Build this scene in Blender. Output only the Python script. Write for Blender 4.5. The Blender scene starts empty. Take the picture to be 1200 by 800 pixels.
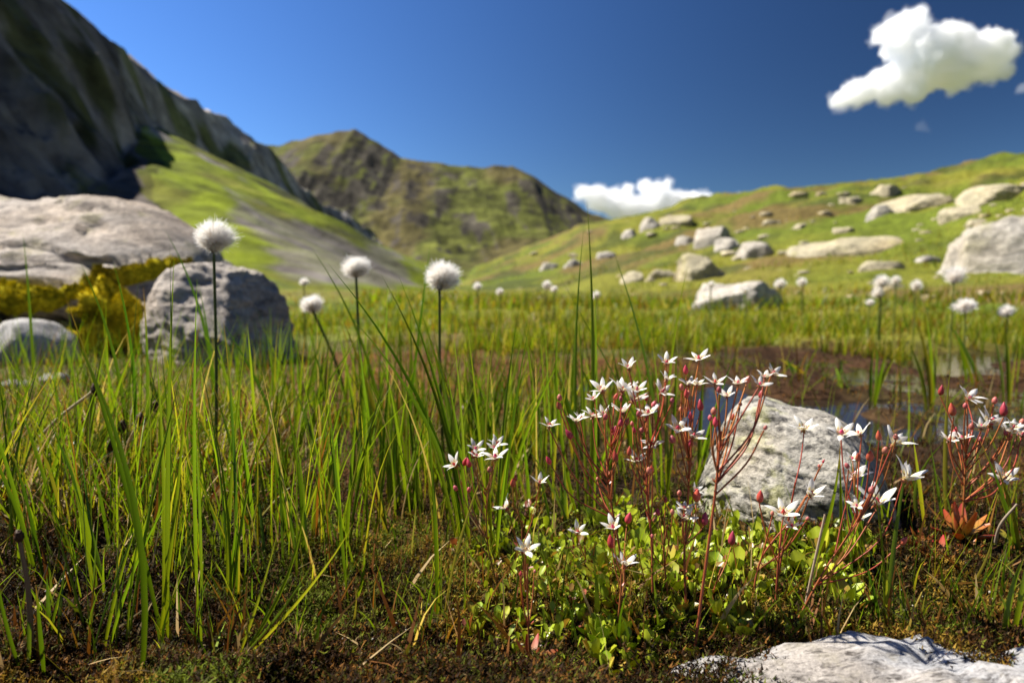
import bpy, bmesh, math, random
import numpy as np
from mathutils import Vector, Matrix, Quaternion

SC = bpy.context.scene
COL = SC.collection
R = math.radians
rng = np.random.default_rng(7)
random.seed(7)

# ---------------------------------------------------------------- camera
CAM_H = 0.18
PITCH = R(5.0)
cam_d = bpy.data.cameras.new('camera')
cam = bpy.data.objects.new('camera', cam_d); COL.objects.link(cam)
cam.location = (0, 0, CAM_H)
cam.rotation_euler = (R(90) - PITCH, 0, 0)
cam_d.sensor_width = 36.0; cam_d.lens = 24.0; cam_d.sensor_fit = 'HORIZONTAL'
cam_d.clip_start = 0.01; cam_d.clip_end = 30000
cam_d.dof.use_dof = True
cam_d.dof.focus_distance = 0.37
cam_d.dof.aperture_fstop = 9.0
cam_d.dof.aperture_blades = 9
SC.camera = cam

# ---------------------------------------------------------------- sky and sun
SUN_AZ = R(-71)      # to the left of the view (view = +Y)
SUN_EL = R(50)
sun_dir = Vector((math.sin(SUN_AZ) * math.cos(SUN_EL), math.cos(SUN_AZ) * math.cos(SUN_EL), math.sin(SUN_EL)))
W = bpy.data.worlds.new('World'); SC.world = W; W.use_nodes = True
nt = W.node_tree; nt.nodes.clear()
out = nt.nodes.new('ShaderNodeOutputWorld'); bg = nt.nodes.new('ShaderNodeBackground')
sky = nt.nodes.new('ShaderNodeTexSky'); sky.sky_type = 'NISHITA'; sky.sun_disc = False
sky.sun_elevation = SUN_EL; sky.sun_rotation = SUN_AZ
sky.altitude = 2400; sky.air_density = 1.0; sky.dust_density = 0.1; sky.ozone_density = 2.5
hs = nt.nodes.new('ShaderNodeHueSaturation'); hs.inputs['Saturation'].default_value = 1.09
gm = nt.nodes.new('ShaderNodeGamma'); gm.inputs[1].default_value = 1.45
nt.links.new(sky.outputs[0], hs.inputs['Color']); nt.links.new(hs.outputs[0], gm.inputs[0]); 
# light from a clear sky is polarised most at right angles to the sun; the photograph's lens carries a polariser
tcw = nt.nodes.new('ShaderNodeTexCoord'); dt = nt.nodes.new('ShaderNodeVectorMath'); dt.operation = 'DOT_PRODUCT'
dt.inputs[1].default_value = sun_dir; nt.links.new(tcw.outputs['Generated'], dt.inputs[0])
def wm(op, a, b):
    q = nt.nodes.new('ShaderNodeMath'); q.operation = op
    for i, w in enumerate((a, b)):
        if hasattr(w, 'is_output'): nt.links.new(w, q.inputs[i])
        else: q.inputs[i].default_value = w
    return q.outputs[0]
c2 = wm('MULTIPLY', dt.outputs['Value'], dt.outputs['Value'])
pol = wm('SUBTRACT', 1.0, wm('MULTIPLY', wm('DIVIDE', wm('SUBTRACT', 1.0, c2), wm('ADD', 1.0, c2)), 0.78))
vm = nt.nodes.new('ShaderNodeVectorMath'); vm.operation = 'SCALE'
nt.links.new(gm.outputs[0], vm.inputs[0]); nt.links.new(pol, vm.inputs['Scale']); nt.links.new(vm.outputs[0], bg.inputs[0])
bg.inputs[1].default_value = 0.052
nt.links.new(bg.outputs[0], out.inputs[0])
sl = bpy.data.lights.new('sun', 'SUN'); sl.energy = 5.0; sl.angle = R(0.53); sl.color = (1.0, 0.94, 0.84)
so = bpy.data.objects.new('sun', sl); COL.objects.link(so)
so.rotation_euler = (-sun_dir).to_track_quat('-Z', 'Y').to_euler(); so.location = (-5, 3, 6)
SC.view_settings.view_transform = 'Standard'; SC.view_settings.look = 'None'
SC.view_settings.gamma = 1.0; SC.view_settings.exposure = 1.12
SC.view_settings.use_curve_mapping = False
SC.render.engine = 'CYCLES'
try:
    SC.cycles.use_denoising = True
    SC.cycles.max_bounces = 32; SC.cycles.volume_bounces = 32
    SC.cycles.transmission_bounces = 6; SC.cycles.transparent_max_bounces = 8
except Exception: pass

# ---------------------------------------------------------------- projections (photo pixels, 1200 x 800)
FWD = np.array([0, math.cos(PITCH), -math.sin(PITCH)]); UPV = np.array([0, math.sin(PITCH), math.cos(PITCH)])
def ray(px, py):
    return FWD + np.array([1, 0, 0]) * (px - 600) / 800 + UPV * (400 - py) / 800
def P(px, py, Y):
    d = ray(px, py); t = Y / d[1]
    return np.array([0, 0, CAM_H]) + d * t

# ---------------------------------------------------------------- noise
def _hash(ix, iy, iz, s):
    h = (ix * 374761393 + iy * 668265263 + iz * 2147483647 + s * 1274126177) & 0xffffffff
    h = ((h ^ (h >> 13)) * 1274126177) & 0xffffffff
    h = ((h ^ (h >> 16)) * 2246822519) & 0xffffffff
    return (h ^ (h >> 15)) & 0xffffffff
def _lat(ix, iy, iz, s): return _hash(ix, iy, iz, s).astype(np.float64) / 2147483648.0 - 1.0
def vnoise(x, y, z=0.0, s=0):
    x, y, z = np.broadcast_arrays(np.asarray(x, float), np.asarray(y, float), np.asarray(z, float))
    fx, fy, fz = np.floor(x), np.floor(y), np.floor(z)
    ix, iy, iz = fx.astype(np.int64), fy.astype(np.int64), fz.astype(np.int64)
    u, v, w = x - fx, y - fy, z - fz
    u = u*u*u*(u*(u*6-15)+10); v = v*v*v*(v*(v*6-15)+10); w = w*w*w*(w*(w*6-15)+10)
    r = 0
    for dx in (0, 1):
        for dy in (0, 1):
            for dz in (0, 1):
                r = r + (u if dx else 1-u) * (v if dy else 1-v) * (w if dz else 1-w) * _lat(ix+dx, iy+dy, iz+dz, s)
    return r
def fbm(x, y, z=0.0, o=4, s=0, g=0.5):
    a, t, r = 1.0, 0.0, 0.0
    for k in range(o):
        f = 2.03 ** k
        r = r + a * vnoise(np.asarray(x)*f + 17.3*k, np.asarray(y)*f + 5.1*k, np.asarray(z)*f + 9.7*k, s + k); t += a; a *= g
    return r / t * 1.5
def ridged(x, y, z=0.0, o=4, s=0):
    a, t, r = 1.0, 0.0, 0.0
    for k in range(o):
        f = 2.1 ** k
        r = r + a * (1 - np.abs(vnoise(np.asarray(x)*f + 3.3*k, np.asarray(y)*f + 8.1*k, np.asarray(z)*f, s + k)) * 2); t += a; a *= 0.5
    return r / t
def sstep(a, b, x):
    t = np.clip((np.asarray(x, float) - a) / (b - a), 0, 1); return t*t*(3-2*t)

# ---------------------------------------------------------------- object helpers
def link(name, me, parent=None, loc=None):
    o = bpy.data.objects.new(name, me); COL.objects.link(o)
    if parent is not None: o.parent = parent
    if loc is not None: o.location = loc
    return o
def mesh_np(name, v, faces, mat=None, col=None, smooth=True):
    """v (N,3); faces: one (M,k) array or list of such"""
    me = bpy.data.meshes.new(name)
    if not isinstance(faces, list): faces = [faces]
    faces = [np.asarray(f, np.int32) for f in faces if len(f)]
    v = np.asarray(v, np.float32)
    me.vertices.add(len(v)); me.vertices.foreach_set('co', v.ravel())
    nl = sum(f.size for f in faces); npoly = sum(len(f) for f in faces)
    me.loops.add(nl); me.loops.foreach_set('vertex_index', np.concatenate([f.ravel() for f in faces]))
    me.polygons.add(npoly)
    tot = np.concatenate([np.full(len(f), f.shape[1], np.int32) for f in faces])
    start = np.concatenate([[0], np.cumsum(tot)[:-1]]).astype(np.int32)
    me.polygons.foreach_set('loop_start', start)
    me.polygons.foreach_set('loop_total', tot)
    if smooth: me.polygons.foreach_set('use_smooth', np.ones(npoly, bool))
    me.update(calc_edges=True); me.validate()
    if col is not None:
        col = np.asarray(col, np.float32)
        if col.shape[1] == 3: col = np.concatenate([col, np.ones((len(col), 1), np.float32)], 1)
        a = me.color_attributes.new('Col', 'FLOAT_COLOR', 'POINT'); a.data.foreach_set('color', col.ravel())
    if mat is not None: me.materials.append(mat)
    return me
def tag(o, label=None, cat=None, group=None, kind=None):
    if label: o['label'] = label
    if cat: o['category'] = cat
    if group: o['group'] = group
    if kind: o['kind'] = kind
    return o
def empty(name, loc):
    o = bpy.data.objects.new(name, None); COL.objects.link(o); o.location = [float(c) for c in loc]
    o.empty_display_size = 0.01
    return o
def grid_faces(nr, nc, wrap=False):
    i = np.arange(nr - 1)[:, None]; j = np.arange(nc if wrap else nc - 1)[None, :]
    a = i * nc + j; b = i * nc + (j + 1) % nc; c = (i + 1) * nc + (j + 1) % nc; d = (i + 1) * nc + j
    return np.stack([a, b, c, d], -1).reshape(-1, 4)

# ---------------------------------------------------------------- materials
def new_mat(name):
    m = bpy.data.materials.new(name); m.use_nodes = True
    n = m.node_tree; n.nodes.clear()
    o = n.nodes.new('ShaderNodeOutputMaterial')
    return m, n, o
def N(n, t, **kw):
    x = n.nodes.new(t)
    for k, v in kw.items():
        if k in x.inputs: x.inputs[k].default_value = v
        else: setattr(x, k, v)
    return x
def ramp(n, src, stops):
    r = n.nodes.new('ShaderNodeValToRGB'); e = r.color_ramp.elements
    e[0].position, e[0].color = stops[0][0], tuple(stops[0][1]) + (1,)
    e[1].position, e[1].color = stops[1][0], tuple(stops[1][1]) + (1,)
    for p, c in stops[2:]:
        q = e.new(p); q.color = tuple(c) + (1,)
    n.links.new(src, r.inputs[0]); return r.outputs[0]
def mixc(n, fac, a, b, mode='MIX'):
    m = n.nodes.new('ShaderNodeMix'); m.data_type = 'RGBA'; m.blend_type = mode
    for sock, val in ((m.inputs[0], fac), (m.inputs[6], a), (m.inputs[7], b)):
        if hasattr(val, 'is_output'): n.links.new(val, sock)
        elif isinstance(val, (int, float)): sock.default_value = val
        else: sock.default_value = tuple(val) + ((1,) if len(val) == 3 else ())
    return m.outputs[2]
def noise_tex(n, scale, detail=4, rough=0.55, vec=None):
    t = n.nodes.new('ShaderNodeTexNoise'); t.inputs['Scale'].default_value = scale
    t.inputs['Detail'].default_value = detail; t.inputs['Roughness'].default_value = rough
    if vec is not None: n.links.new(vec, t.inputs['Vector'])
    return t.outputs[0]
def objcoord(n):
    return n.nodes.new('ShaderNodeTexCoord').outputs['Object']
def vcol(n):
    a = n.nodes.new('ShaderNodeVertexColor'); a.layer_name = 'Col'; return a.outputs[0]

def terrain_mat(name, sc1, sc2, rough=0.9, bump=0.4, dist=0.01, spec=0.3):
    """vertex colour times two noises, bump"""
    m, n, o = new_mat(name)
    v = objcoord(n)
    c = vcol(n)
    n1 = noise_tex(n, sc1, 6, 0.6, v); n2 = noise_tex(n, sc2, 4, 0.6, v)
    g1 = ramp(n, n1, [(0.3, (0.45, 0.42, 0.4)), (0.7, (1.5, 1.5, 1.4))])
    g2 = ramp(n, n2, [(0.3, (0.6, 0.6, 0.6)), (0.7, (1.35, 1.35, 1.35))])
    c = mixc(n, 1.0, c, g1, 'MULTIPLY'); c = mixc(n, 1.0, c, g2, 'MULTIPLY')
    p = N(n, 'ShaderNodeBsdfPrincipled', Roughness=rough)
    p.inputs['Specular IOR Level'].default_value = spec
    n.links.new(c, p.inputs['Base Color'])
    b = N(n, 'ShaderNodeBump', Strength=bump, Distance=dist); n.links.new(n1, b.inputs['Height']); n.links.new(b.outputs[0], p.inputs['Normal'])
    n.links.new(p.outputs[0], o.inputs[0]); return m

def leaf_mat(name, base=None, trans=0.45, rough=0.4, spec=0.35, var=0.25, tmul=(1.15, 1.2, 0.6)):
    """foliage: reflecting and letting light through; colour from vertex colours or base, varied per object"""
    m, n, o = new_mat(name)
    if base is None: c = vcol(n)
    else:
        rgb = n.nodes.new('ShaderNodeRGB'); rgb.outputs[0].default_value = tuple(base) + (1,); c = rgb.outputs[0]
    oi = n.nodes.new('ShaderNodeObjectInfo')
    h = n.nodes.new('ShaderNodeHueSaturation')
    mr = N(n, 'ShaderNodeMapRange'); mr.inputs[3].default_value = 1 - var; mr.inputs[4].default_value = 1 + var
    n.links.new(oi.outputs['Random'], mr.inputs[0]); n.links.new(mr.outputs[0], h.inputs['Value'])
    mr2 = N(n, 'ShaderNodeMapRange'); mr2.inputs[3].default_value = 0.5 - 0.09 * var; mr2.inputs[4].default_value = 0.5 + 0.09 * var
    mu = N(n, 'ShaderNodeMath', operation='FRACT'); mm = N(n, 'ShaderNodeMath', operation='MULTIPLY'); mm.inputs[1].default_value = 7.31
    n.links.new(oi.outputs['Random'], mm.inputs[0]); n.links.new(mm.outputs[0], mu.inputs[0]); n.links.new(mu.outputs[0], mr2.inputs[0])
    n.links.new(mr2.outputs[0], h.inputs['Hue'])
    n.links.new(c, h.inputs['Color']); c = h.outputs[0]
    p = N(n, 'ShaderNodeBsdfPrincipled', Roughness=rough); p.inputs['Specular IOR Level'].default_value = spec
    n.links.new(c, p.inputs['Base Color'])
    t = n.nodes.new('ShaderNodeBsdfTranslucent'); tc = mixc(n, 1.0, c, tmul, 'MULTIPLY'); n.links.new(tc, t.inputs[0])
    mx = N(n, 'ShaderNodeMixShader'); mx.inputs[0].default_value = trans
    n.links.new(p.outputs[0], mx.inputs[1]); n.links.new(t.outputs[0], mx.inputs[2]); n.links.new(mx.outputs[0], o.inputs[0])
    return m

def rock_mat(name, pale, dark, lichen=(0.35, 0.33, 0.08), s=1.0, lichen_amt=0.4, spot=0.5, bump=0.6, strata=(1, 1, 1)):
    m, n, o = new_mat(name)
    v = objcoord(n)
    mp = N(n, 'ShaderNodeMapping'); mp.inputs['Scale'].default_value = strata; n.links.new(v, mp.inputs[0])
    a = noise_tex(n, 6 * s, 8, 0.65, mp.outputs[0]); b = noise_tex(n, 30 * s, 6, 0.7, mp.outputs[0]); c3 = noise_tex(n, 110 * s, 4, 0.7, v)
    l = noise_tex(n, 14 * s, 5, 0.6, v)
    col = ramp(n, a, [(0.3, tuple(0.55 * q for q in pale)), (0.62, pale)])
    sp = ramp(n, b, [(0.36, (1, 1, 1)), (0.36 + 0.14, (0, 0, 0))])
    fs = N(n, 'ShaderNodeMath', operation='MULTIPLY'); fs.inputs[1].default_value = spot; n.links.new(sp, fs.inputs[0])
    col = mixc(n, fs.outputs[0], col, dark)
    st = noise_tex(n, 3.1 * s, 3, 0.5, mp.outputs[0])
    sr = ramp(n, st, [(0.42, (1, 1, 1)), (0.62, (.78, .68, .56))]); col = mixc(n, .8, col, sr, 'MULTIPLY')
    g = ramp(n, c3, [(0.3, (0.6, 0.6, 0.6)), (0.7, (1.25, 1.25, 1.25))]); col = mixc(n, 1.0, col, g, 'MULTIPLY')
    lf = ramp(n, l, [(0.56, (0, 0, 0)), (0.66, (1, 1, 1))])
    fl = N(n, 'ShaderNodeMath', operation='MULTIPLY'); fl.inputs[1].default_value = lichen_amt; n.links.new(lf, fl.inputs[0])
    col = mixc(n, fl.outputs[0], col, lichen)
    p = N(n, 'ShaderNodeBsdfPrincipled', Roughness=0.85); p.inputs['Specular IOR Level'].default_value = 0.3
    n.links.new(col, p.inputs['Base Color'])
    ad = N(n, 'ShaderNodeMath', operation='ADD'); n.links.new(a, ad.inputs[0]); n.links.new(b, ad.inputs[1])
    ad2 = N(n, 'ShaderNodeMath', operation='MULTIPLY_ADD'); n.links.new(c3, ad2.inputs[0]); ad2.inputs[1].default_value = 0.35; n.links.new(ad.outputs[0], ad2.inputs[2])
    bp = N(n, 'ShaderNodeBump', Strength=bump, Distance=0.05 / s / 6); n.links.new(ad2.outputs[0], bp.inputs['Height']); n.links.new(bp.outputs[0], p.inputs['Normal'])
    n.links.new(p.outputs[0], o.inputs[0]); return m

# ---------------------------------------------------------------- ground
C_PX = [-900, 500, 560, 620, 680, 740, 800, 870, 1000, 1100, 1200, 1400, 1700]
C_PY = [336, 334, 313, 288, 265, 254, 243, 230, 216, 202, 184, 150, 100]
def ground_h(x, y, fine=False):
    x = np.asarray(x, float); y = np.asarray(y, float)
    r = np.hypot(x, y)
    yy = np.maximum(y, 1e-3)
    px = np.clip(600 + 800 * x / yy, -900, 1700)
    h = 0.010 * fbm(x * 3.1, y * 3.1, 0, 4, 11) + 0.0065 * fbm(x * 14, y * 14, 0, 3, 12)
    h = h * sstep(0.0, 0.3, r) + 0.0
    h = h + 0.030 * np.exp(-((x + 0.42) / 0.2) ** 2 - ((y - 0.66) / 0.17) ** 2)
    h = h + 0.010 * np.exp(-((x - 0.10) / 0.10) ** 2 - ((y - 0.37) / 0.06) ** 2)
    h = h + 0.012 * np.exp(-((x - 0.30) / 0.10) ** 2 - ((y - 0.48) / 0.08) ** 2)
    h = np.maximum(h, -0.006)
    # pond and its peaty bed
    pm = sstep(720, 880, px) * sstep(0.72, 0.86, y) * (1 - sstep(1.75, 2.15, y + 0.15 * fbm(x * 2, y * 2, 0, 2, 3)))
    pm = pm + 0.75 * sstep(520, 600, px) * (1 - sstep(720, 800, px)) * sstep(0.85, 1.0, y) * (1 - sstep(1.25, 1.5, y))
    pn = fbm(x * 6 + 3, y * 4, 0, 4, 21)
    h = h - pm * np.clip(0.0118 + 0.030 * pn, -0.010, 0.02) 
    # meadow undulation
    h = h + 0.05 * sstep(2.2, 8, y) * fbm(x * 0.5, y * 0.5, 0, 3, 31)
    # hillside on the right
    cy = np.interp(px, C_PX, C_PY)
    yc = np.interp(px, [500, 700, 900, 1200, 1700], [70, 46, 36, 27, 21])
    yb = np.interp(px, [500, 700, 900, 1200, 1700], [16, 9, 5.2, 3.4, 3.0])
    hc = CAM_H + (330 - cy) / 800 * yc
    t = (y - yb) / (yc - yb)
    up = np.where(t > 0, np.clip(t, 0, 1) ** 1.12, 0) * hc
    rough = fbm(x * 0.22, y * 0.22, 0, 4, 41) * 0.55 + fbm(x * 1.3, y * 1.3, 0, 3, 42) * 0.10 + ridged(x * 0.5, y * 0.5, 0, 3, 47) * 0.12
    hill = up + rough * np.clip(t * 3, 0, 1) * (1 - 0.75 * sstep(0.75, 1.0, t)) * np.clip(hc, 0.05, 1)
    fall = np.where(t > 1, (t - 1) * hc * 0.8 + (t - 1) ** 2 * 3, 0)
    hill = hill - fall
    m = sstep(470, 560, px) * (y > 0)
    h = np.where(y > 0, h + m * hill, h)
    h = h - (1 - m) * 14 * sstep(14, 60, r)
    h = np.maximum(h, -14 + 0.6 * fbm(x * .02, y * .02, 0, 3, 5))
    return h
def G(px, py):
    d = ray(px, py)
    if d[2] > -0.002 and px < 560: d = d.copy()
    ts = np.geomspace(0.1, 120, 900)
    p = np.array([0, 0, CAM_H])[None] + d[None] * ts[:, None]
    f = p[:, 2] - ground_h(p[:, 0], p[:, 1])
    k = np.argmax(f < 0)
    if k == 0: return p[-1]
    a, b = ts[k-1], ts[k]
    for _ in range(30):
        mth = 0.5 * (a + b); q = np.array([0, 0, CAM_H]) + d * mth
        if q[2] - ground_h(q[0], q[1]) < 0: b = mth
        else: a = mth
    return np.array([0, 0, CAM_H]) + d * b
def GZ(x, y): return float(ground_h(np.array([x]), np.array([y]))[0])

def build_ground():
    rr = np.concatenate([np.geomspace(0.03, 0.2, 16)[:-1], np.geomspace(0.2, 1.2, 330)[:-1], np.geomspace(1.2, 80, 230)[:-1], np.geomspace(80, 9000, 30)])
    dense = np.linspace(-42, 42, 720); rest = np.linspace(42, 318, 90)[1:-1]
    th = np.radians(np.concatenate([dense, rest]))
    RR, TT = np.meshgrid(rr, th, indexing='ij')
    x = RR * np.sin(TT); y = RR * np.cos(TT)
    h = ground_h(x, y)
    near = 1 - sstep(1.5, 3.0, RR)
    h = h + near * (0.0012 * fbm(x * 45, y * 45, 0, 3, 51) + 0.0008 * ridged(x * 120, y * 120, 0, 2, 52) - .0015)
    h = h + sstep(2.5, 5, RR) * (1 - sstep(40, 70, RR)) * 0.02 * fbm(x * 5, y * 5, 0, 2, 53)
    px = np.clip(600 + 800 * x / np.maximum(y, 1e-3), -900, 1700)
    px = np.where(y <= 0, 600, px)
    # real material zones
    def C(*c): return np.array(c)[None, None, :]
    peat = C(.030, .016, .008); rust = C(.085, .036, .010); olive = C(.050, .050, .010); green = C(.080, .105, .010)
    yell = C(.15, .15, .018); heath = C(.13, .085, .035); scree = C(.2, .18, .15)
    n1 = fbm(x * 9, y * 9, 0, 4, 61)[..., None]; n2 = fbm(x * 3, y * 3, 0, 4, 62)[..., None]
    wet = (sstep(700, 820, px) * (1 - sstep(1.7, 2.1, y)) * sstep(.6, .8, y))[..., None]
    c = peat + (rust - peat) * sstep(0.0, 0.7, n1) * (0.8 - .62 * wet)
    og = (np.exp(-((x - 0.10) / 0.13) ** 2 - ((y - 0.40) / 0.09) ** 2))[..., None]
    c = c + (olive - c) * np.clip(og * 1.1 + 0.25 * sstep(0.1, 0.6, n2), 0, 1)
    mid = sstep(0.62, 1.0, y)[..., None] * (1 - 0.85 * sstep(760, 860, px) * (1 - sstep(1.7, 2.1, y)))[..., None]
    midc = rust * 1.3 + (olive * 1.5 - rust * 1.3) * sstep(-0.3, 0.3, n2)
    c = c + (midc - c) * mid * 0.8
    mea = sstep(1.7, 2.3, y)[..., None]
    nm = fbm(x * 1.1, y * 0.8, 0, 4, 63)[..., None]
    meac = green + (yell - green) * sstep(-0.4, 0.4, nm); meac = meac + (heath - meac) * sstep(0.1, 0.55, fbm(x * 0.9 + 9, y * 0.45, 0, 4, 64))[..., None] * 0.85
    c = c + (meac - c) * mea
    hl = (sstep(5, 11, RR))[..., None]
    nh = fbm(x * 0.35, y * 0.35, 0, 5, 65)[..., None]
    hc = green * 1.15 + (yell - green * 1.15) * sstep(-0.5, 0.5, nh); hc = hc + (heath - hc) * sstep(0.1, 0.5, fbm(x * .5 + 4, y * .5, 0, 4, 66))[..., None] * 0.8; hc = hc + (C(.05, .062, .012) - hc) * sstep(.15, .5, fbm(x * .7 + 1, y * .9, 0, 5, 67))[..., None] * .8
    c = c + (hc - c) * hl
    far = sstep(80, 200, RR)[..., None]; c = c + (C(.13, .14, .03) - c) * far
    me = mesh_np('ground', np.stack([x, y, h], -1).reshape(-1, 3), grid_faces(len(rr), len(th), True)[:, ::-1],
                 terrain_mat('ground_mat', 60, 8, 0.85, 0.5, 0.004, 0.12), c.reshape(-1, 3))
    o = link('ground', me); tag(o, kind='structure')
build_ground()

# pond water
def build_pond():
    m, n, o = new_mat('water')
    p = N(n, 'ShaderNodeBsdfPrincipled', Roughness=0.06); p.inputs['Base Color'].default_value = (0.02, 0.014, 0.009, 1)
    p.inputs['IOR'].default_value = 1.33; p.inputs['Specular IOR Level'].default_value = 0.7
    t = noise_tex(n, 18, 3, 0.5, objcoord(n)); b = N(n, 'ShaderNodeBump', Strength=0.25, Distance=0.004); n.links.new(t, b.inputs['Height']); n.links.new(b.outputs[0], p.inputs['Normal'])
    n.links.new(p.outputs[0], o.inputs[0])
    a = np.linspace(0, 2*np.pi, 64, endpoint=False)
    rx = 1.0 + 0.15*np.sin(3*a+1); v = np.stack([1.05 + 1.75*np.cos(a)*rx, 1.45 + 0.85*np.sin(a)*rx, np.full(64, -0.0135)], -1)
    v = np.concatenate([v, [[1.05, 1.45, -0.0135]]])
    f = np.stack([np.arange(64), (np.arange(64)+1) % 64, np.full(64, 64)], -1)
    tag(link('pond', mesh_np('pond', v, f, m)), kind='structure')
build_pond()

# ---------------------------------------------------------------- mountains
def rock_mountain():
    pts = [(-500, -330), (-200, -190), (0, -48), (40, -18), (70, 0), (110, 30), (160, 60), (200, 100), (228, 113), (250, 125), (275, 150), (300, 168), (318, 190), (345, 213), (380, 238), (430, 266), (480, 288)]
    cr = []
    for px, py in pts:
        d = ray(px, py); t = -600 / d[0]; q = d * t; cr.append((q[1], q[2] + CAM_H))
    cr = np.array(cr)
    a = np.concatenate([np.linspace(-350, -10, 40), np.linspace(0, 560, 260)])
    y = np.concatenate([np.linspace(-300, 1400, 420)[:-1], np.geomspace(1400, 4600, 220)])
    A, Y = np.meshgrid(a, y, indexing='ij')
    H = np.interp(Y, cr[:, 0], cr[:, 1]) + 6 * fbm(Y / 60, 0 * Y, 0, 4, 71) + 14
    A2 = A + 40 * fbm(A / 220, Y / 170, 0, 4, 72) * sstep(-60, 60, A)
    Wd = 530.0
    u = A2 / Wd
    k = (1 - sstep(840, 1190, Y + 1.25 * A + 30 * fbm(Y / 90, A / 90, 0, 3, 79))) * (1 - sstep(430, 500, A))   # near spur: the cliff reaches far down
    spur2 = np.exp(-((Y - 0.25 * A - 1700) / 160) ** 2) + np.exp(-((Y - 0.2 * A - 2500) / 220) ** 2) * 0.9
    uq = sstep(950, 1140, Y)
    uc = 0.11 + 0.08 * uq + 0.38 * k + 0.05 * spur2
    hc = 0.67 - 0.12 * uq - 0.46 * k - 0.07 * spur2
    cliff = 1 - (1 - hc) * np.clip(u / uc, 0, 1) ** 0.9
    v = np.clip((u - uc) / (1.05 - uc), 0, 1)
    tal = hc * (1 - v) ** 1.25
    f = np.where(u < uc, cliff, tal)
    f = np.where(A < 0, 1 + A / 700.0, f)
    z = H * f - 14
    craggy = (u < uc) & (A > -20)
    cm = sstep(-10, 30, A) * (1 - sstep(uc * 0.9, uc * 1.15, u))
    z = z + cm * (26 * (ridged(Y / 130, A / 330, 0, 5, 73) - 0.6) + 12 * fbm(Y / 25, A / 50, 0, 5, 74) + 11 * (ridged(Y / 34, A / 45, 0, 5, 94) - .5)) * sstep(0, 0.5, u / np.maximum(uc, .05))
    z = z + (1 - cm) * sstep(0, 30, A) * (2.5 * fbm(Y / 50, A / 160, 0, 4, 75))
    x = -600 + A
    gy = np.gradient(z, axis=1) / np.gradient(Y, axis=1); gx = np.gradient(z, axis=0) / np.gradient(A, axis=0)
    sl = np.hypot(gx, gy)
    rockc = np.array([.36, .32, .30]); rock2 = np.array([.20, .18, .178]); grass = np.array([.135, .17, .006]); dg = np.array([.09, .10, .02]); scr = np.array([.15, .135, .125]); ochre = np.array([.16, .12, .04])
    n1 = fbm(Y / 60, A / 70, 0, 6, 76)[..., None]; n2 = fbm(Y / 45, A / 60, 0, 5, 77)[..., None]
    c = rock2 + (rockc - rock2) * sstep(-.5, .5, n1)
    c = c + (dg - c) * sstep(0.05, 0.45, n2) * 0.85
    tm = (1 - sstep(0.55, 0.85, sl))[..., None]
    streak = fbm(Y / 45 + A / 300, A / 600, 0, 4, 78)[..., None]
    # where the grass fan, the scree tongue and the foot scree lie (their outlines found along sight lines, then kept in the land)
    rel = np.stack([x, Y, z - CAM_H], -1); dep = np.maximum(rel @ FWD, 1.0)
    jx = 12 * fbm(Y / 40, A / 40, 0, 4, 92); jy = 7 * fbm(Y / 40, A / 40, 3, 4, 93)
    qx = 600 + 800 * rel[..., 0] / dep + jx; qy = 400 - 800 * (rel @ UPV) / dep + jy
    def inside(poly):
        r_ = np.zeros(qx.shape, bool); n_ = len(poly)
        for i_ in range(n_):
            (x0, y0), (x1, y1) = poly[i_], poly[(i_ + 1) % n_]
            if y0 == y1: continue
            r_ ^= ((y0 > qy) != (y1 > qy)) & (qx < (x1 - x0) * (qy - y0) / (y1 - y0) + x0)
        return r_
    fan = inside([(135, 120), (200, 165), (300, 222), (440, 278), (470, 294), (400, 280), (330, 253), (285, 234), (258, 240), (300, 272), (330, 310), (185, 310), (185, 238), (160, 180)])
    tong = inside([(285, 234), (330, 255), (400, 283), (470, 298), (490, 335), (330, 335), (300, 276), (258, 244)])
    def soft(m_, k_=7):
        m_ = m_.astype(float)
        for ax_ in (0, 1):
            for _ in range(2): m_ = sum(np.roll(m_, d_, ax_) for d_ in range(-k_, k_ + 1)) / (2 * k_ + 1)
        return m_
    wob = fbm(Y / 22, A / 60, 0, 4, 95)
    tong = np.clip(sstep(.2, .8, soft(tong, 3) + .35 * wob) * (.75 + .25 * wob), 0, 1)
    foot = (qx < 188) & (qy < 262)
    chute = np.exp(-((Y + 0.9 * A - 1040) / 38.0) ** 2) * (1 - sstep(70, 120, A))
    scm = np.clip(1.0 * tong + chute + 1.0 * foot * ~fan + 0.35 * sstep(0.25, 0.6, streak[..., 0]) * ~fan + 0.04 * sstep(0.2, 0.6, streak[..., 0]), 0, 1)[..., None]
    tm_extra = chute[..., None]
    gc = grass + (ochre - grass) * 0.35 * sstep(0, .6, n1)
    tc = gc + (scr - gc) * scm
    c = c + (tc - c) * np.clip(tm * (A > 5)[..., None] + tm_extra, 0, 1)
    c = np.where((foot & (k > 0.3))[..., None], c * np.array([.5, .47, .47]), c)  # shade on the near spur's foot scree, darkened into its colour
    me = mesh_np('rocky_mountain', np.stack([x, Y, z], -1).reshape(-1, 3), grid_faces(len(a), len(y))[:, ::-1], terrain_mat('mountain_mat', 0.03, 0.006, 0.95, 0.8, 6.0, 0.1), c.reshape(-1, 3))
    tag(link('rocky_mountain', me), kind='structure')
rock_mountain()

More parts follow.
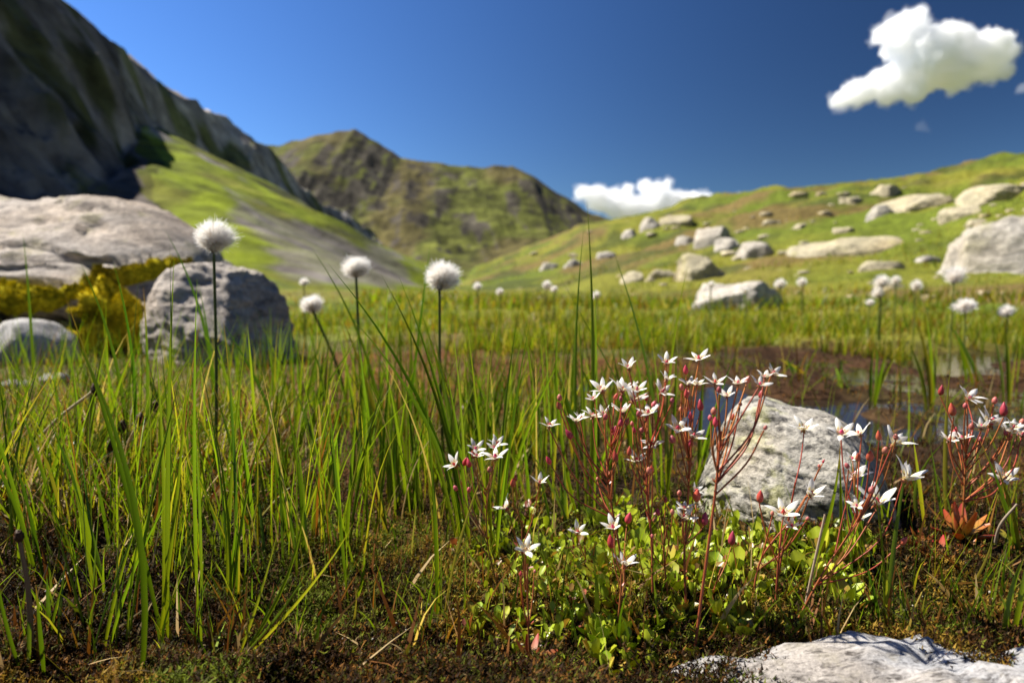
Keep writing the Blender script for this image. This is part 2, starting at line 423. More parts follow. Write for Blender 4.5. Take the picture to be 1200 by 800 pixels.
def green_mountain():
    pts = [(200, 230), (260, 200), (310, 172), (340, 165), (380, 157), (415, 153), (440, 165), (470, 185), (500, 191), (540, 196), (570, 196), (600, 192), (625, 208), (650, 224), (680, 242), (710, 255), (735, 264), (800, 290), (900, 330)]
    cr = []
    for px, py in pts:
        d = ray(px, py); t = 4000 / d[1]; q = d * t; cr.append((q[0], q[2]))
    cr = np.array(cr)
    x = np.linspace(-2300, 1700, 480); s = np.concatenate([np.linspace(0, 1, 240), np.linspace(1.02, 1.8, 30)])
    S, X = np.meshgrid(s, x, indexing='ij')
    H = np.interp(X, cr[:, 0], cr[:, 1]) + 14 + 10 * fbm(X / 110, 0 * X, 0, 4, 81)
    Yb = 2000 + 0.15 * X; Yc = 4000
    f = np.where(S < 1, 0.8 * S ** 1.35 + 0.2 * sstep(0.35, 1.0, S), 1 - (S - 1) * 1.0)
    Y = Yb + (Yc - Yb) * S
    z = H * f - 14
    spur = ridged(X / 620 + 0.35 * S, S * 1.1, 0, 5, 83) - 0.55
    z = z + H * 0.11 * spur * np.sin(np.pi * np.clip(S, 0, 1)) ** 0.8 + 14 * fbm(X / 90, S * 9, 0, 5, 84) * sstep(0.1, 0.5, S) * (1 - 0.6 * sstep(.9, 1, S))
    gx = np.gradient(z, axis=1) / np.gradient(X, axis=1); gy = np.gradient(z, axis=0) / np.gradient(Y, axis=0)
    sl = np.hypot(gx, gy)[..., None]
    grass = np.array([.072, .080, .016]); ochre = np.array([.080, .068, .024]); rk = np.array([.055, .047, .042]); pale_grass = np.array([.12, .13, .022])
    n1 = fbm(X / 260, S * 5, 0, 5, 85)[..., None]
    c = grass + (ochre - grass) * sstep(-.2, .5, n1 + 0.6 * (S[..., None] - 0.5)); c = c + (pale_grass - c) * sstep(-0.1, .5, -n1) * (1 - sstep(.2, .7, S[..., None]))  # ochre towards the crest, lighter green grass towards the foot
    c = c + (rk - c) * sstep(0.52, 0.8, sl + 0.35 * fbm(X / 70, S * 14, 0, 4, 86)[..., None]) * 0.9
    me = mesh_np('grassy_mountain', np.stack([X, Y, z], -1).reshape(-1, 3), grid_faces(len(s), len(x)), terrain_mat('far_mountain_mat', 0.012, 0.003, 0.95, 0.6, 10.0, 0.1), c.reshape(-1, 3))
    tag(link('grassy_mountain', me), kind='structure')
green_mountain()

# ---------------------------------------------------------------- clouds
def icosphere(sub):
    bm = bmesh.new(); bmesh.ops.create_icosphere(bm, subdivisions=sub, radius=1)
    v = np.array([q.co[:] for q in bm.verts]); f = np.array([[w.index for w in q.verts] for q in bm.faces]); bm.free()
    return v, f
ICO = {k: icosphere(k) for k in (1, 2, 3, 4, 5, 6)}
def cloud_mat(name, dens):
    m, n, o = new_mat(name)
    p = n.nodes.new('ShaderNodeVolumeScatter'); p.inputs['Color'].default_value = (0.984, 0.990, 1.0, 1); p.inputs['Density'].default_value = dens; p.inputs['Anisotropy'].default_value = 0.0
    n.links.new(p.outputs[0], o.inputs['Volume']); return m
def cloud(label, blobs, Y, mat, seed, wisp=0):
    """blobs: (px, py, radius_px) joined into one lumpy closed body by voxel remesh"""
    vs, fs, k = [], [], 0
    base = P(blobs[0][0], blobs[0][1], Y)
    rg = np.random.default_rng(seed)
    for px, py, rad in blobs:
        c = P(px, py, Y + rg.uniform(-.6, .6) * rad * Y / 800) - base
        v, f = ICO[4]; rr = rad * Y / 800
        d = 1 + 0.30 * fbm(v[:, 0]*1.6 + px, v[:, 1]*1.6 + py, v[:, 2]*1.6, 5, seed, 0.6)
        w = v * d[:, None] * rr * np.array([1, 1.2, 0.9]) + c
        vs.append(w); fs.append(f + k); k += len(v)
    me = mesh_np('cloud', np.concatenate(vs), np.concatenate(fs), mat)
    o = link('cloud', me, loc=base)
    md = o.modifiers.new('remesh', 'REMESH'); md.mode = 'VOXEL'; md.voxel_size = 1.7 * Y / 800
    dg = bpy.context.evaluated_depsgraph_get(); dg.update()
    m2 = bpy.data.meshes.new_from_object(o.evaluated_get(dg)); o.modifiers.clear()
    n = len(m2.vertices); v = np.zeros(n*3, np.float32); m2.vertices.foreach_get('co', v); v = v.reshape(-1, 3).astype(float)
    nr = np.zeros(n*3, np.float32); m2.vertices.foreach_get('normal', nr); nr = nr.reshape(-1, 3)
    sc = 800 / Y
    q = v * sc
    v = v + nr * (-1.6 + 4.6 * fbm(q[:, 0]/11, q[:, 1]/11, q[:, 2]/11, 6, seed+9, 0.68))[:, None] / sc
    m2.vertices.foreach_set('co', v.astype(np.float32).ravel()); m2.update()
    o.data = m2; m2.name = 'cloud'
    if not m2.materials: m2.materials.append(mat)
    tag(o, label, 'cloud')
    if wisp:
        # torn thinner vapour round the dense body, in two veils
        for amp, off, dn, sd in ((6.0, 1.2, wisp, 31), (11.0, 1.5, wisp * .4, 47)):
            v2 = v + nr * ((np.clip(amp * fbm(q[:, 0]/15 + sd, q[:, 1]/15, q[:, 2]/10, 6, seed+sd, 0.68), -3, amp * 1.4) + off) / sc)[:, None]
            m3 = m2.copy(); m3.name = 'wisp'; m3.vertices.foreach_set('co', v2.astype(np.float32).ravel()); m3.update()
            m3.materials.clear(); m3.materials.append(cloud_mat('wisp_mat', dn)); link('wisp', m3, o)
    return o
cm1 = cloud_mat('cloud_mat', 0.03)
cloud('small white puffy cloud alone in the deep blue sky, torn edges', [
    (1085, 62, 30), (1060, 45, 24), (1068, 25, 16), (1045, 40, 17), (1032, 42, 11), (1105, 55, 26), (1125, 60, 26), (1150, 60, 26), (1168, 62, 20), (1182, 45, 9), (1150, 80, 18), (1172, 84, 12),
    (1110, 80, 26), (1080, 90, 24), (1050, 92, 22), (1030, 98, 18), (1010, 106, 16), (992, 112, 13), (979, 120, 8), (1040, 112, 12), (1070, 108, 14), (1120, 98, 14)], 2200, cm1, 3, .014)
cloud('bright white cloud bank low behind the green hill crest', [
    (700, 232, 16), (684, 226, 10), (720, 240, 18), (745, 244, 20), (770, 236, 18), (790, 238, 18), (770, 222, 10), (735, 222, 8), (755, 218, 8), (782, 214, 7), (810, 240, 18), (830, 240, 14), (850, 236, 10), (868, 231, 6), (880, 233, 4), (790, 255, 20), (750, 258, 18)], 6000, cloud_mat('cloud_bank_mat', 0.015), 5, .006)
cloud('faint cloud shred drifting under the small white puffy cloud', [(1080, 148, 7), (1087, 152, 5)], 2600, cloud_mat('shred_mat', 0.0014), 8)
cloud('thin cloud scrap at the right picture edge level with the puffy cloud', [(1198, 105, 8), (1208, 102, 9)], 2600, cloud_mat('scrap_mat', 0.005), 9)

# ---------------------------------------------------------------- rocks
def rock_verts(w, d, h, seed, sub=4, p=3.0, cuts=7, rough=0.07, prof=None, strata=0.0, freq=1.6, fine=0.0, zrel=0.0):
    v, f = ICO[sub]
    v = v / ((np.abs(v) ** p).sum(1) ** (1 / p))[:, None]
    rg = np.random.default_rng(seed)
    for _ in range(cuts):
        n = rg.normal(size=3); n[2] = abs(n[2]) * 0.8; n /= np.linalg.norm(n)
        off = (np.abs(n).sum() * 0.25 + 0.75) * rg.uniform(0.66, 0.9)
        e = np.maximum(v @ n - off, 0); v = v - e[:, None] * n
    nr = v / np.linalg.norm(v, axis=1)[:, None]
    a = fbm(v[:, 0] * freq + seed, v[:, 1] * freq * d / w, v[:, 2] * freq * h / w * 1.4, 6, seed, 0.55)
    v = v + nr * (rough * a)[:, None]
    if strata:
        q = v[:, 2] * 7 * h / w * 2 + 0.8 * v[:, 0] + fbm(v[:, 0] * 2, v[:, 1] * 2, v[:, 2] * 2, 3, seed + 5)
        cr = 1 - np.abs(vnoise(q * 1.3, v[:, 0] * 0.6, v[:, 1] * 0.6, seed + 3)) * 4
        v = v - nr * (strata * np.clip(cr, 0, 1))[:, None]
    if fine:
        v = v + nr * (fine * ridged(v[:, 0] * freq * 7, v[:, 1] * freq * 7 * d / w, v[:, 2] * freq * 7 * h / w, 4, seed + 6))[:, None]
    x = v[:, 0] * w / 2; y = v[:, 1] * d / 2
    hh = np.full(len(v), float(h)) if prof is None else np.interp(x, prof[0], prof[1])
    z = np.where(v[:, 2] > 0, 0.35 * hh + v[:, 2] * 0.65 * hh, 0.35 * hh + v[:, 2] * 0.55 * hh)
    if zrel:
        g_ = sstep(.1, .5, v[:, 2])
        xr, yr = x * .8 + y * .6, y * .8 - x * .6
        wx = .012 * fbm(x * 20, y * 20, 0, 3, seed + 20)
        crack = np.clip(1 - np.abs(vnoise((xr + wx) * 14, (yr + wx) * 42, 0, seed + 22)) * 9, 0, 1)
        z = z + g_ * zrel * (.9 * fbm(x * 18, y * 26, 0, 6, seed + 21, .62) - 1.1 * crack + .8 * (ridged((xr + wx) * 18, (yr + wx) * 45, 0, 4, seed + 23) - .5) + .25 * fbm(x * 150, y * 150, 0, 3, seed + 24))
    return np.stack([x, y, z], 1), f
def rock(name, label, group, loc, w, d, h, mat, rz=0.0, cat='rock', **kw):
    v, f = rock_verts(w, d, h, **kw); c_, s_ = math.cos(rz), math.sin(rz)
    v = np.stack([v[:, 0] * c_ - v[:, 1] * s_, v[:, 0] * s_ + v[:, 1] * c_, v[:, 2]], 1)
    o = link(name, mesh_np(name, v, f, mat), loc=[float(c) for c in loc])
    return tag(o, label, cat, group)

M_grey = rock_mat('boulder_rock', (.50, .44, .38), (.15, .13, .115), (.34, .31, .13), 0.75, 0.35, 0.9, 0.9, (0.7, 1, 2.6))
M_near = rock_mat('speckled_rock', (.46, .43, .37), (.06, .055, .05), (.42, .42, .12), 2.8, 0.35, 1.0, 0.9, (1, 1, 1.7))
M_front = rock_mat('white_rock', (.47, .47, .48), (.08, .075, .075), (.30, .27, .21), 5.5, 0.5, 1.0, 1.0, (0.7, 1.8, 1))
M_white = rock_mat('pale_rock', (.50, .49, .48), (.10, .10, .10), (.4, .4, .3), 1.2, 0.2, 0.7, 0.7)
M_hill = rock_mat('hill_rock', (.56, .50, .34), (.17, .15, .10), (.36, .34, .13), 0.22, 0.6, 0.6, 0.9, (0.8, 1, 2.0))
M_hill2 = rock_mat('hill_rock_grey', (.56, .52, .45), (.16, .15, .14), (.33, .31, .15), 0.16, 0.4, 0.7, 0.9, (0.8, 1, 2.0))

def prof_px(pts, Y, x0, zb):
    pr = [(P(px, py, Y)[0] - x0, P(px, py, Y)[2] - zb) for px, py in pts]
    return ([a for a, b in pr], [b for a, b in pr])

# the big outcrop on the left
Yb = 2.15; xc = P(60, 300, Yb)[0]; zb = GZ(xc, Yb) - 0.03
big = rock('boulder', 'largest grey boulder, flat topped, at the left edge with yellow moss along its foot', None, (xc, Yb + .12, zb), 1.42, 0.95, 0.5, M_grey, rz=-.24, cat='boulder',
     seed=21, sub=6, p=4.0, cuts=5, rough=0.065, strata=0.06, fine=0.028,
     prof=prof_px([(-250, 240), (-100, 226), (0, 222), (90, 224), (140, 230), (175, 240), (215, 258), (250, 278), (280, 300), (310, 330)], Yb, xc, zb))
Yq = 1.58; xq = P(246, 340, Yq)[0]; zq = GZ(xq, Yq) - 0.03
rock('boulder', 'rounded grey boulder in front of the big flat topped one, behind the tallest cotton grass', None, (xq, Yq + .05, zq), 0.345, 0.27, 0.26, M_grey, rz=-.6, cat='boulder',
     seed=33, sub=6, p=3.5, cuts=5, rough=0.10, strata=0.03, fine=0.035,
     prof=prof_px([(150, 338), (175, 324), (205, 313), (245, 309), (285, 317), (310, 334), (325, 356), (335, 394)], Yq, xq, zq))
Yq = 1.55; xq = P(32, 400, Yq)[0]; zq = GZ(xq, Yq) - 0.02
rock('rock', 'small whitish rock low under the mossy foot of the big left boulder', None, (xq, Yq, zq), 0.19, 0.15, 0.115, M_white, seed=35, sub=4, p=3, cuts=6, rough=0.08, fine=0.01)
q = G(62, 446); rock('rock', 'flat white stone lying in the moss below the small whitish rock', None, (q[0], q[1], q[2] - .006), 0.055, 0.04, 0.02, M_white, seed=36, sub=3, p=3, cuts=5, rough=0.08)
q = G(22, 452); rock('rock', 'pale stone at the far left in moss, left of the flat white stone', None, (q[0], q[1], q[2] - .006), 0.05, 0.04, 0.018, M_white, seed=37, sub=3, p=3, cuts=5, rough=0.08)

# moss on the big boulder: cushions grown onto its ledge
M_moss_y = terrain_mat('yellow_moss', 90, 14, 0.95, 1.0, 0.01, 0.05)
def proj(w):
    rel = np.asarray(w) - np.array([0, 0, CAM_H]); dep = np.maximum(rel @ FWD, 1e-3)
    return 600 + 800 * rel[:, 0] / dep, 400 - 800 * (rel @ UPV) / dep
def in_poly(qx, qy, poly):
    r_ = np.zeros(qx.shape, bool); n_ = len(poly)
    for i_ in range(n_):
        (x0, y0), (x1, y1) = poly[i_], poly[(i_ + 1) % n_]
        if y0 == y1: continue
        r_ ^= ((y0 > qy) != (y1 > qy)) & (qx < (x1 - x0) * (qy - y0) / (y1 - y0) + x0)
    return r_
bm_ = big.data; nv = len(bm_.vertices)
co = np.zeros(nv * 3, np.float32); bm_.vertices.foreach_get('co', co); co = co.reshape(-1, 3).astype(float)
no = np.zeros(nv * 3, np.float32); bm_.vertices.foreach_get('normal', no); no = no.reshape(-1, 3).astype(float)
tri_ = np.zeros(len(bm_.polygons) * 3, np.int32); bm_.polygons.foreach_get('vertices', tri_); tri_ = tri_.reshape(-1, 3)
ploc = np.array(big.location)
qx, qy = proj(co + ploc); front = co[:, 1] < 0.1
jx = 8 * fbm(co[:, 0] * 9, co[:, 1] * 9, co[:, 2] * 9, 3, 401); jy = 5 * fbm(co[:, 0] * 9, co[:, 1] * 9, co[:, 2] * 9, 3, 402)
# ledges and cracks worn into the outcrop
for poly, dp in (([(-60, 366), (60, 368), (110, 372), (110, 396), (-60, 392)], .10), ([(-60, 326), (60, 330), (100, 340), (60, 346), (-60, 340)], .05), ([(85, 262), (120, 252), (124, 300), (112, 330), (104, 296), (90, 276)], .016), ([(-60, 296), (120, 304), (210, 300), (120, 311), (-60, 303)], .03), ([(40, 252), (105, 262), (100, 272), (40, 262)], .012)):
    m_ = in_poly(qx + jx, qy + jy, poly) & front
    co[m_] -= no[m_] * dp
bm_.vertices.foreach_set('co', co.astype(np.float32).ravel()); bm_.update()
def grown(poly, thick, c1, c2, seed, label):
    """moss grown over a patch of the outcrop: the patch of its surface, swollen outward in lumps"""
    m_ = in_poly(qx + jx * 1.6, qy + jy * 1.6, poly) & front
    idx = -np.ones(nv, int); sel = np.where(m_)[0]; idx[sel] = np.arange(len(sel))
    f = tri_[m_[tri_].all(1)]; used = np.zeros(nv, int); np.add.at(used, f.ravel(), 1)
    edge = used[sel] >= 6
    p = co[sel]
    # let the patch smooth out the rock beneath and swell
    lump = .55 + .6 * np.abs(fbm(p[:, 0] * 16, p[:, 1] * 16, p[:, 2] * 16, 4, seed)) + .25 * ridged(p[:, 0] * 60, p[:, 1] * 60, p[:, 2] * 60, 2, seed)
    v = p + no[sel] * (thick * lump * np.where(edge, 1, -.15))[:, None] + np.array([0, -.55, .6]) * (thick * lump * edge)[:, None]
    k_ = sstep(-.4, .4, fbm(p[:, 0] * 11, p[:, 1] * 11, p[:, 2] * 11, 4, seed + 1))[:, None]
    cv = np.array(c1) * (1 - k_) + np.array(c2) * k_  # blotches of moss tone that also paint in sunny highlights and shade
    rg = np.random.default_rng(seed); m2 = 7000
    tf = idx[f][rg.integers(len(f), size=m2)]; wgt = rg.dirichlet((1, 1, 1), m2)[..., None]
    q = (v[tf] * wgt).sum(1); qn = no[sel][tf[:, 0]] + rg.normal(0, .6, (m2, 3)) + np.array([0, -.1, .3]); qn /= np.linalg.norm(qn, axis=1)[:, None]
    sd = np.cross(qn, rg.normal(size=(m2, 3))); sd /= np.linalg.norm(sd, axis=1)[:, None]; L = rg.uniform(.005, .014, m2)[:, None]
    tv = np.stack([q - sd * L * .2, q + sd * L * .2, q + qn * L], 1).reshape(-1, 3)
    tc = np.repeat((cv[tf[:, 0]] * rg.uniform(.6, 1.7, (m2, 1))), 3, 0)
    v = np.concatenate([v, tv]); cv = np.concatenate([cv, tc]); fa = np.concatenate([idx[f], np.arange(m2 * 3).reshape(-1, 3) + len(p)])
    o = link('moss', mesh_np('moss', v, fa, M_moss_y, cv), big); o['label'] = label
grown([(-70, 346), (0, 344), (60, 343), (95, 338), (120, 322), (150, 312), (190, 304), (225, 300), (232, 310), (190, 326), (150, 336), (110, 352), (80, 364), (0, 372), (-70, 370)], .022, (.22, .18, .016), (.50, .43, .02), 5, 'olive yellow moss band along the ledge')
grown([(68, 392), (84, 366), (118, 346), (150, 344), (172, 356), (182, 384), (180, 412), (72, 416)], .036, (.70, .58, .025), (.42, .35, .02), 6, 'bright yellow moss mound')

# the speckled rock by the flowers
Yq = 0.492; xq = P(948, 560, Yq)[0]; zq = GZ(xq, Yq) - 0.012
rock('rock', 'grey speckled knee-shaped rock behind the right hand flowers, at the edge of the pool', None, (xq, Yq + .012, zq), 0.152, 0.125, 0.105, M_near, rz=-.42,
     seed=51, sub=6, p=3.4, cuts=5, rough=0.075, strata=0.045, fine=0.032, freq=1.8,
     prof=prof_px([(820, 600), (838, 555), (850, 522), (868, 494), (888, 482), (910, 480), (935, 485), (960, 492), (985, 494), (1005, 504), (1025, 522), (1042, 550), (1060, 600)], Yq - .01, xq, zq))
# the white rock at the bottom right
Yq = 0.268; xq = 0.205; zq = -0.012
rock('rock', 'whitish cracked rock filling the bottom right corner, nearest to the viewer', None, (xq - .005, 0.18, zq), 0.36, 0.235, 0.05, M_front,
     seed=61, sub=6, p=5.0, cuts=0, rough=0.07, strata=0.0, fine=0.02, freq=2.2, zrel=.0048,
     prof=prof_px([(700, 826), (770, 814), (800, 802), (830, 797), (870, 791), (930, 784), (985, 769), (1040, 764), (1100, 769), (1128, 780), (1142, 764), (1200, 770), (1290, 776)], Yq, xq, zq))

# rocks on the right hillside: (label, px centre, py base, width px, height px, depth ratio, material, seed, p)
HG = 'pale rocks scattered over the green hillside'
HILL = [
 ('big rounded pale boulder cut by the right picture edge on the slope', 1216, 314, 150, 92, .9, M_hill2, 101, 2.6),
 ('long flat slab with a square dark right end, middle of the slope', 1012, 296, 146, 27, .6, M_hill, 102, 4.5),
 ('tall yellowish boulder with a dark right flank, left side of the boulder cluster', 826, 327, 66, 50, .9, M_hill, 103, 3.2),
 ('dark angular rock on top of the boulder cluster', 842, 284, 46, 36, .8, M_hill2, 104, 4),
 ('pale pointed rock right of the dark rock in the cluster', 889, 302, 50, 32, .8, M_hill2, 105, 3),
 ('small block wedged under the dark rock of the cluster', 858, 292, 36, 22, .8, M_hill2, 106, 3),
 ('broad flat boulder at the foot of the slope, above the grass of the pool', 866, 362, 124, 48, .6, M_hill2, 107, 3.2),
 ('large yellowish slab high on the slope with a shaded right end', 1088, 243, 90, 24, .7, M_hill, 108, 4),
 ('lower slab below the large yellowish slab high on the slope', 1134, 252, 46, 18, .7, M_hill, 109, 3.6),
 ('uppermost long pale slab near the crest at the right edge', 1190, 229, 96, 24, .7, M_hill, 110, 4),
 ('small rock close under the crest above the slabs', 1042, 228, 34, 18, .8, M_hill, 111, 3),
 ('upright stub of rock standing on the crest beside the cloud bank', 763, 268, 22, 20, .9, M_hill2, 112, 4),
 ('low wide rock on the crest right of the upright stub', 795, 262, 40, 16, .7, M_hill, 113, 3),
 ('small grey rock on the crest left of the upright stub', 738, 278, 24, 14, .8, M_hill2, 114, 3),
 ('flat grey rock leftmost on the lower slope', 644, 316, 28, 12, .8, M_hill2, 115, 3.5),
 ('grey rock right of the leftmost flat one on the lower slope', 674, 312, 26, 13, .8, M_hill2, 116, 3),
 ('brownish boulder left of the tall yellowish boulder', 744, 330, 34, 18, .8, M_hill, 117, 3),
 ('low rock half sunk in grass just left of the tall yellowish boulder', 778, 326, 34, 16, .8, M_hill, 118, 3),
 ('small rounded rock below the long flat slab', 1090, 309, 30, 15, .8, M_hill2, 119, 2.6),
 ('pale flat stone low under the long flat slab', 1040, 316, 56, 15, .8, M_hill, 120, 3.4),
 ('dark crumbled rock between the small crest rock and the long flat slab', 1038, 252, 34, 18, .8, M_hill2, 121, 3.4),
 ('small pale rock uphill of the long flat slab', 990, 272, 30, 10, .8, M_hill, 122, 3),
 ('tiny rock left of the slabs, halfway up the slope', 940, 268, 20, 8, .8, M_hill, 123, 3),
 ('grey stone lying left of the big rounded boulder', 1133, 318, 22, 10, .8, M_hill2, 124, 3),
 ('brown flat stone just above the cotton grass on the right', 1046, 338, 40, 12, .8, M_hill, 125, 3.4),
 ('small tan rock on the slope above the boulder cluster', 905, 262, 24, 9, .8, M_hill, 126, 3),
 ('grey block on the slope left of the dark cluster rock', 806, 285, 26, 14, .8, M_hill2, 127, 3.5),
 ('stone behind the tall grass blade on the lower slope', 712, 302, 24, 12, .8, M_hill2, 128, 3),
 ('flat stone high under the crest, left of the small crest rock', 1000, 238, 26, 8, .8, M_hill, 129, 3),
 ('short stone between the two upper slabs', 1150, 262, 26, 9, .8, M_hill, 130, 3),
]
for lab, px, pb, wp, hp, dr, mt, sd, p_ in HILL:
    q = G(px, pb); Y = q[1]; k = Y / 800
    w = wp * k * .92; h = hp * k * .9
    o = rock('hillside_rock', lab, HG, (q[0], q[1] + w * dr * 0.35, q[2] - 0.58 * h), w * 1.06, w * dr, h * 1.32, mt, rz=random.uniform(-.65, -.1), seed=sd, sub=4 if wp < 60 else 5, p=p_ + (.6 if sd != 101 else -.2), cuts=9 if sd != 101 else 4, rough=0.12, strata=0.04, fine=0.03)

# small scattered stones on the slope, too small to pick out: one joined body
def stones():
    vs, fs, k = [], [], 0
    rg = np.random.default_rng(5)
    n = 0
    while n < 120:
        px = rg.uniform(600, 1300); py = rg.uniform(190, 350)
        if py < np.interp(px, C_PX, C_PY) + 6: continue
        q = G(px, py)
        if q[1] > 45 or q[1] < 3: continue
        s = rg.uniform(2, 7) * q[1] / 800 * rg.uniform(.6, 1.3)
        v, f = ICO[2]
        v = v / ((np.abs(v) ** 3).sum(1) ** (1/3))[:, None] * (1 + .25 * fbm(v[:, 0]*2 + n, v[:, 1]*2, v[:, 2]*2, 2, n))[:, None]
        vs.append(v * s * np.array([1.2, 1, .55]) + q); fs.append(f + k); k += len(v); n += 1
    o = link('hillside_stones', mesh_np('hillside_stones', np.concatenate(vs), np.concatenate(fs), M_hill))
    tag(o, 'small loose stones strewn over the green hillside', 'stones', kind='stuff')
stones()

# ---------------------------------------------------------------- grass blades
def blades(base, az, lean, length, width, curve, S=5, twist=None, tip_pow=1.3):
    """ribbons: base (N,3); az direction of lean; lean start angle from vertical; curve extra bend to the tip"""
    n = len(base); t = np.linspace(0, 1, S + 1)
    ang = lean[:, None] + curve[:, None] * t[None] ** 1.5
    step = (length / S)[:, None]
    hx = np.sin(ang) * step; hz = np.cos(ang) * step
    r_ = np.concatenate([np.zeros((n, 1)), np.cumsum(hx[:, :-1], 1)], 1); z_ = np.concatenate([np.zeros((n, 1)), np.cumsum(hz[:, :-1], 1)], 1)
    ca, sa = np.cos(az)[:, None], np.sin(az)[:, None]
    c = np.stack([base[:, :1] + r_ * ca, base[:, 1:2] + r_ * sa, base[:, 2:] + z_], -1)
    fa = az + np.pi / 2 if twist is None else twist
    wv = np.stack([np.cos(fa), np.sin(fa), np.zeros(n)], -1)[:, None, :]
    w = width[:, None] * 0.5 * np.clip(1 - t[None] ** tip_pow * 0.97, 0.02, 1)
    L = c - wv * w[..., None]; Rr = c + wv * w[..., None]
    v = np.stack([L, Rr], 2).reshape(-1, 3)
    b = (np.arange(n) * (S + 1) * 2)[:, None] + (np.arange(S) * 2)[None]
    f = np.stack([b, b + 1, b + 3, b + 2], -1).reshape(-1, 4)
    return v, f
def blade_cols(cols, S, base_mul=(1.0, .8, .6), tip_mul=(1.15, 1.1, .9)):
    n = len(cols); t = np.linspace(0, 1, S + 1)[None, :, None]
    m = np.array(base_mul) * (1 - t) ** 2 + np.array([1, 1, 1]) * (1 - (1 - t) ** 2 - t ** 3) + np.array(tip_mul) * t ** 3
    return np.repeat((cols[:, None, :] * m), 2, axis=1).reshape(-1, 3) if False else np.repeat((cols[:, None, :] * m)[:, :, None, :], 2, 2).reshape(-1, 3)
M_grass = leaf_mat('grass_blade', None, 0.55, 0.42, 0.3, 0.0, (1.25, 1.3, .5))
M_blade = leaf_mat('grass_blade_near', None, 0.50, 0.38, 0.35, 0.22, (1.25, 1.3, .5))
M_straw = leaf_mat('straw', None, 0.25, 0.6, 0.2, 0.0, (1.1, 1.0, .8))
G1 = np.array([.068, .125, .006]); G2 = np.array([.150, .220, .010]); G3 = np.array([.25, .245, .022]); BR = np.array([.20, .10, .02])
STR = np.array([.42, .32, .16]); RUST = np.array([.16, .065, .015])
def pick_cols(n, w):
    pal = np.stack([G1, G2, G3, BR, STR, RUST]); i = rng.choice(6, n, p=np.array(w) / sum(w))
    return pal[i] * rng.uniform(.75, 1.25, (n, 1))
def scatter_px(n, x0, x1, y0, y1, keep=None):
    """points on the ground sampled evenly over a picture region"""
    px = rng.uniform(x0, x1, n); py = rng.uniform(y0, y1, n)
    Y = CAM_H * 800 / (py - 330); x = (px - 600) / 800 * Y
    b = np.stack([x, Y, ground_h(x, Y)], -1)
    if keep is not None: b = b[keep(b, px, py)]
    return b
def stuff_grass(name, label, base, hmin, hmax, wmin, wmax, weights, S=5, lean=0.25, curve=0.5, mat=None):
    n = len(base)
    ln = rng.uniform(hmin, hmax, n); az = rng.uniform(0, 2 * np.pi, n)
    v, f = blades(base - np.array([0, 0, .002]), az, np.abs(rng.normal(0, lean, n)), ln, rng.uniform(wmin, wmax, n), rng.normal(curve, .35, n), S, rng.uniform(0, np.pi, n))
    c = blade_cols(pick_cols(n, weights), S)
    o = link(name, mesh_np(name, v, f, mat or M_grass, c)); tag(o, label, 'grass', kind='stuff'); return o
def clumped(b, sc, th, s):
    return b[fbm(b[:, 0] * sc, b[:, 1] * sc, 0, 3, s) > th]
HUMMOCK = lambda b: np.exp(-((b[:, 0] + 0.42) / 0.2) ** 2 - ((b[:, 1] - 0.66) / 0.17) ** 2)

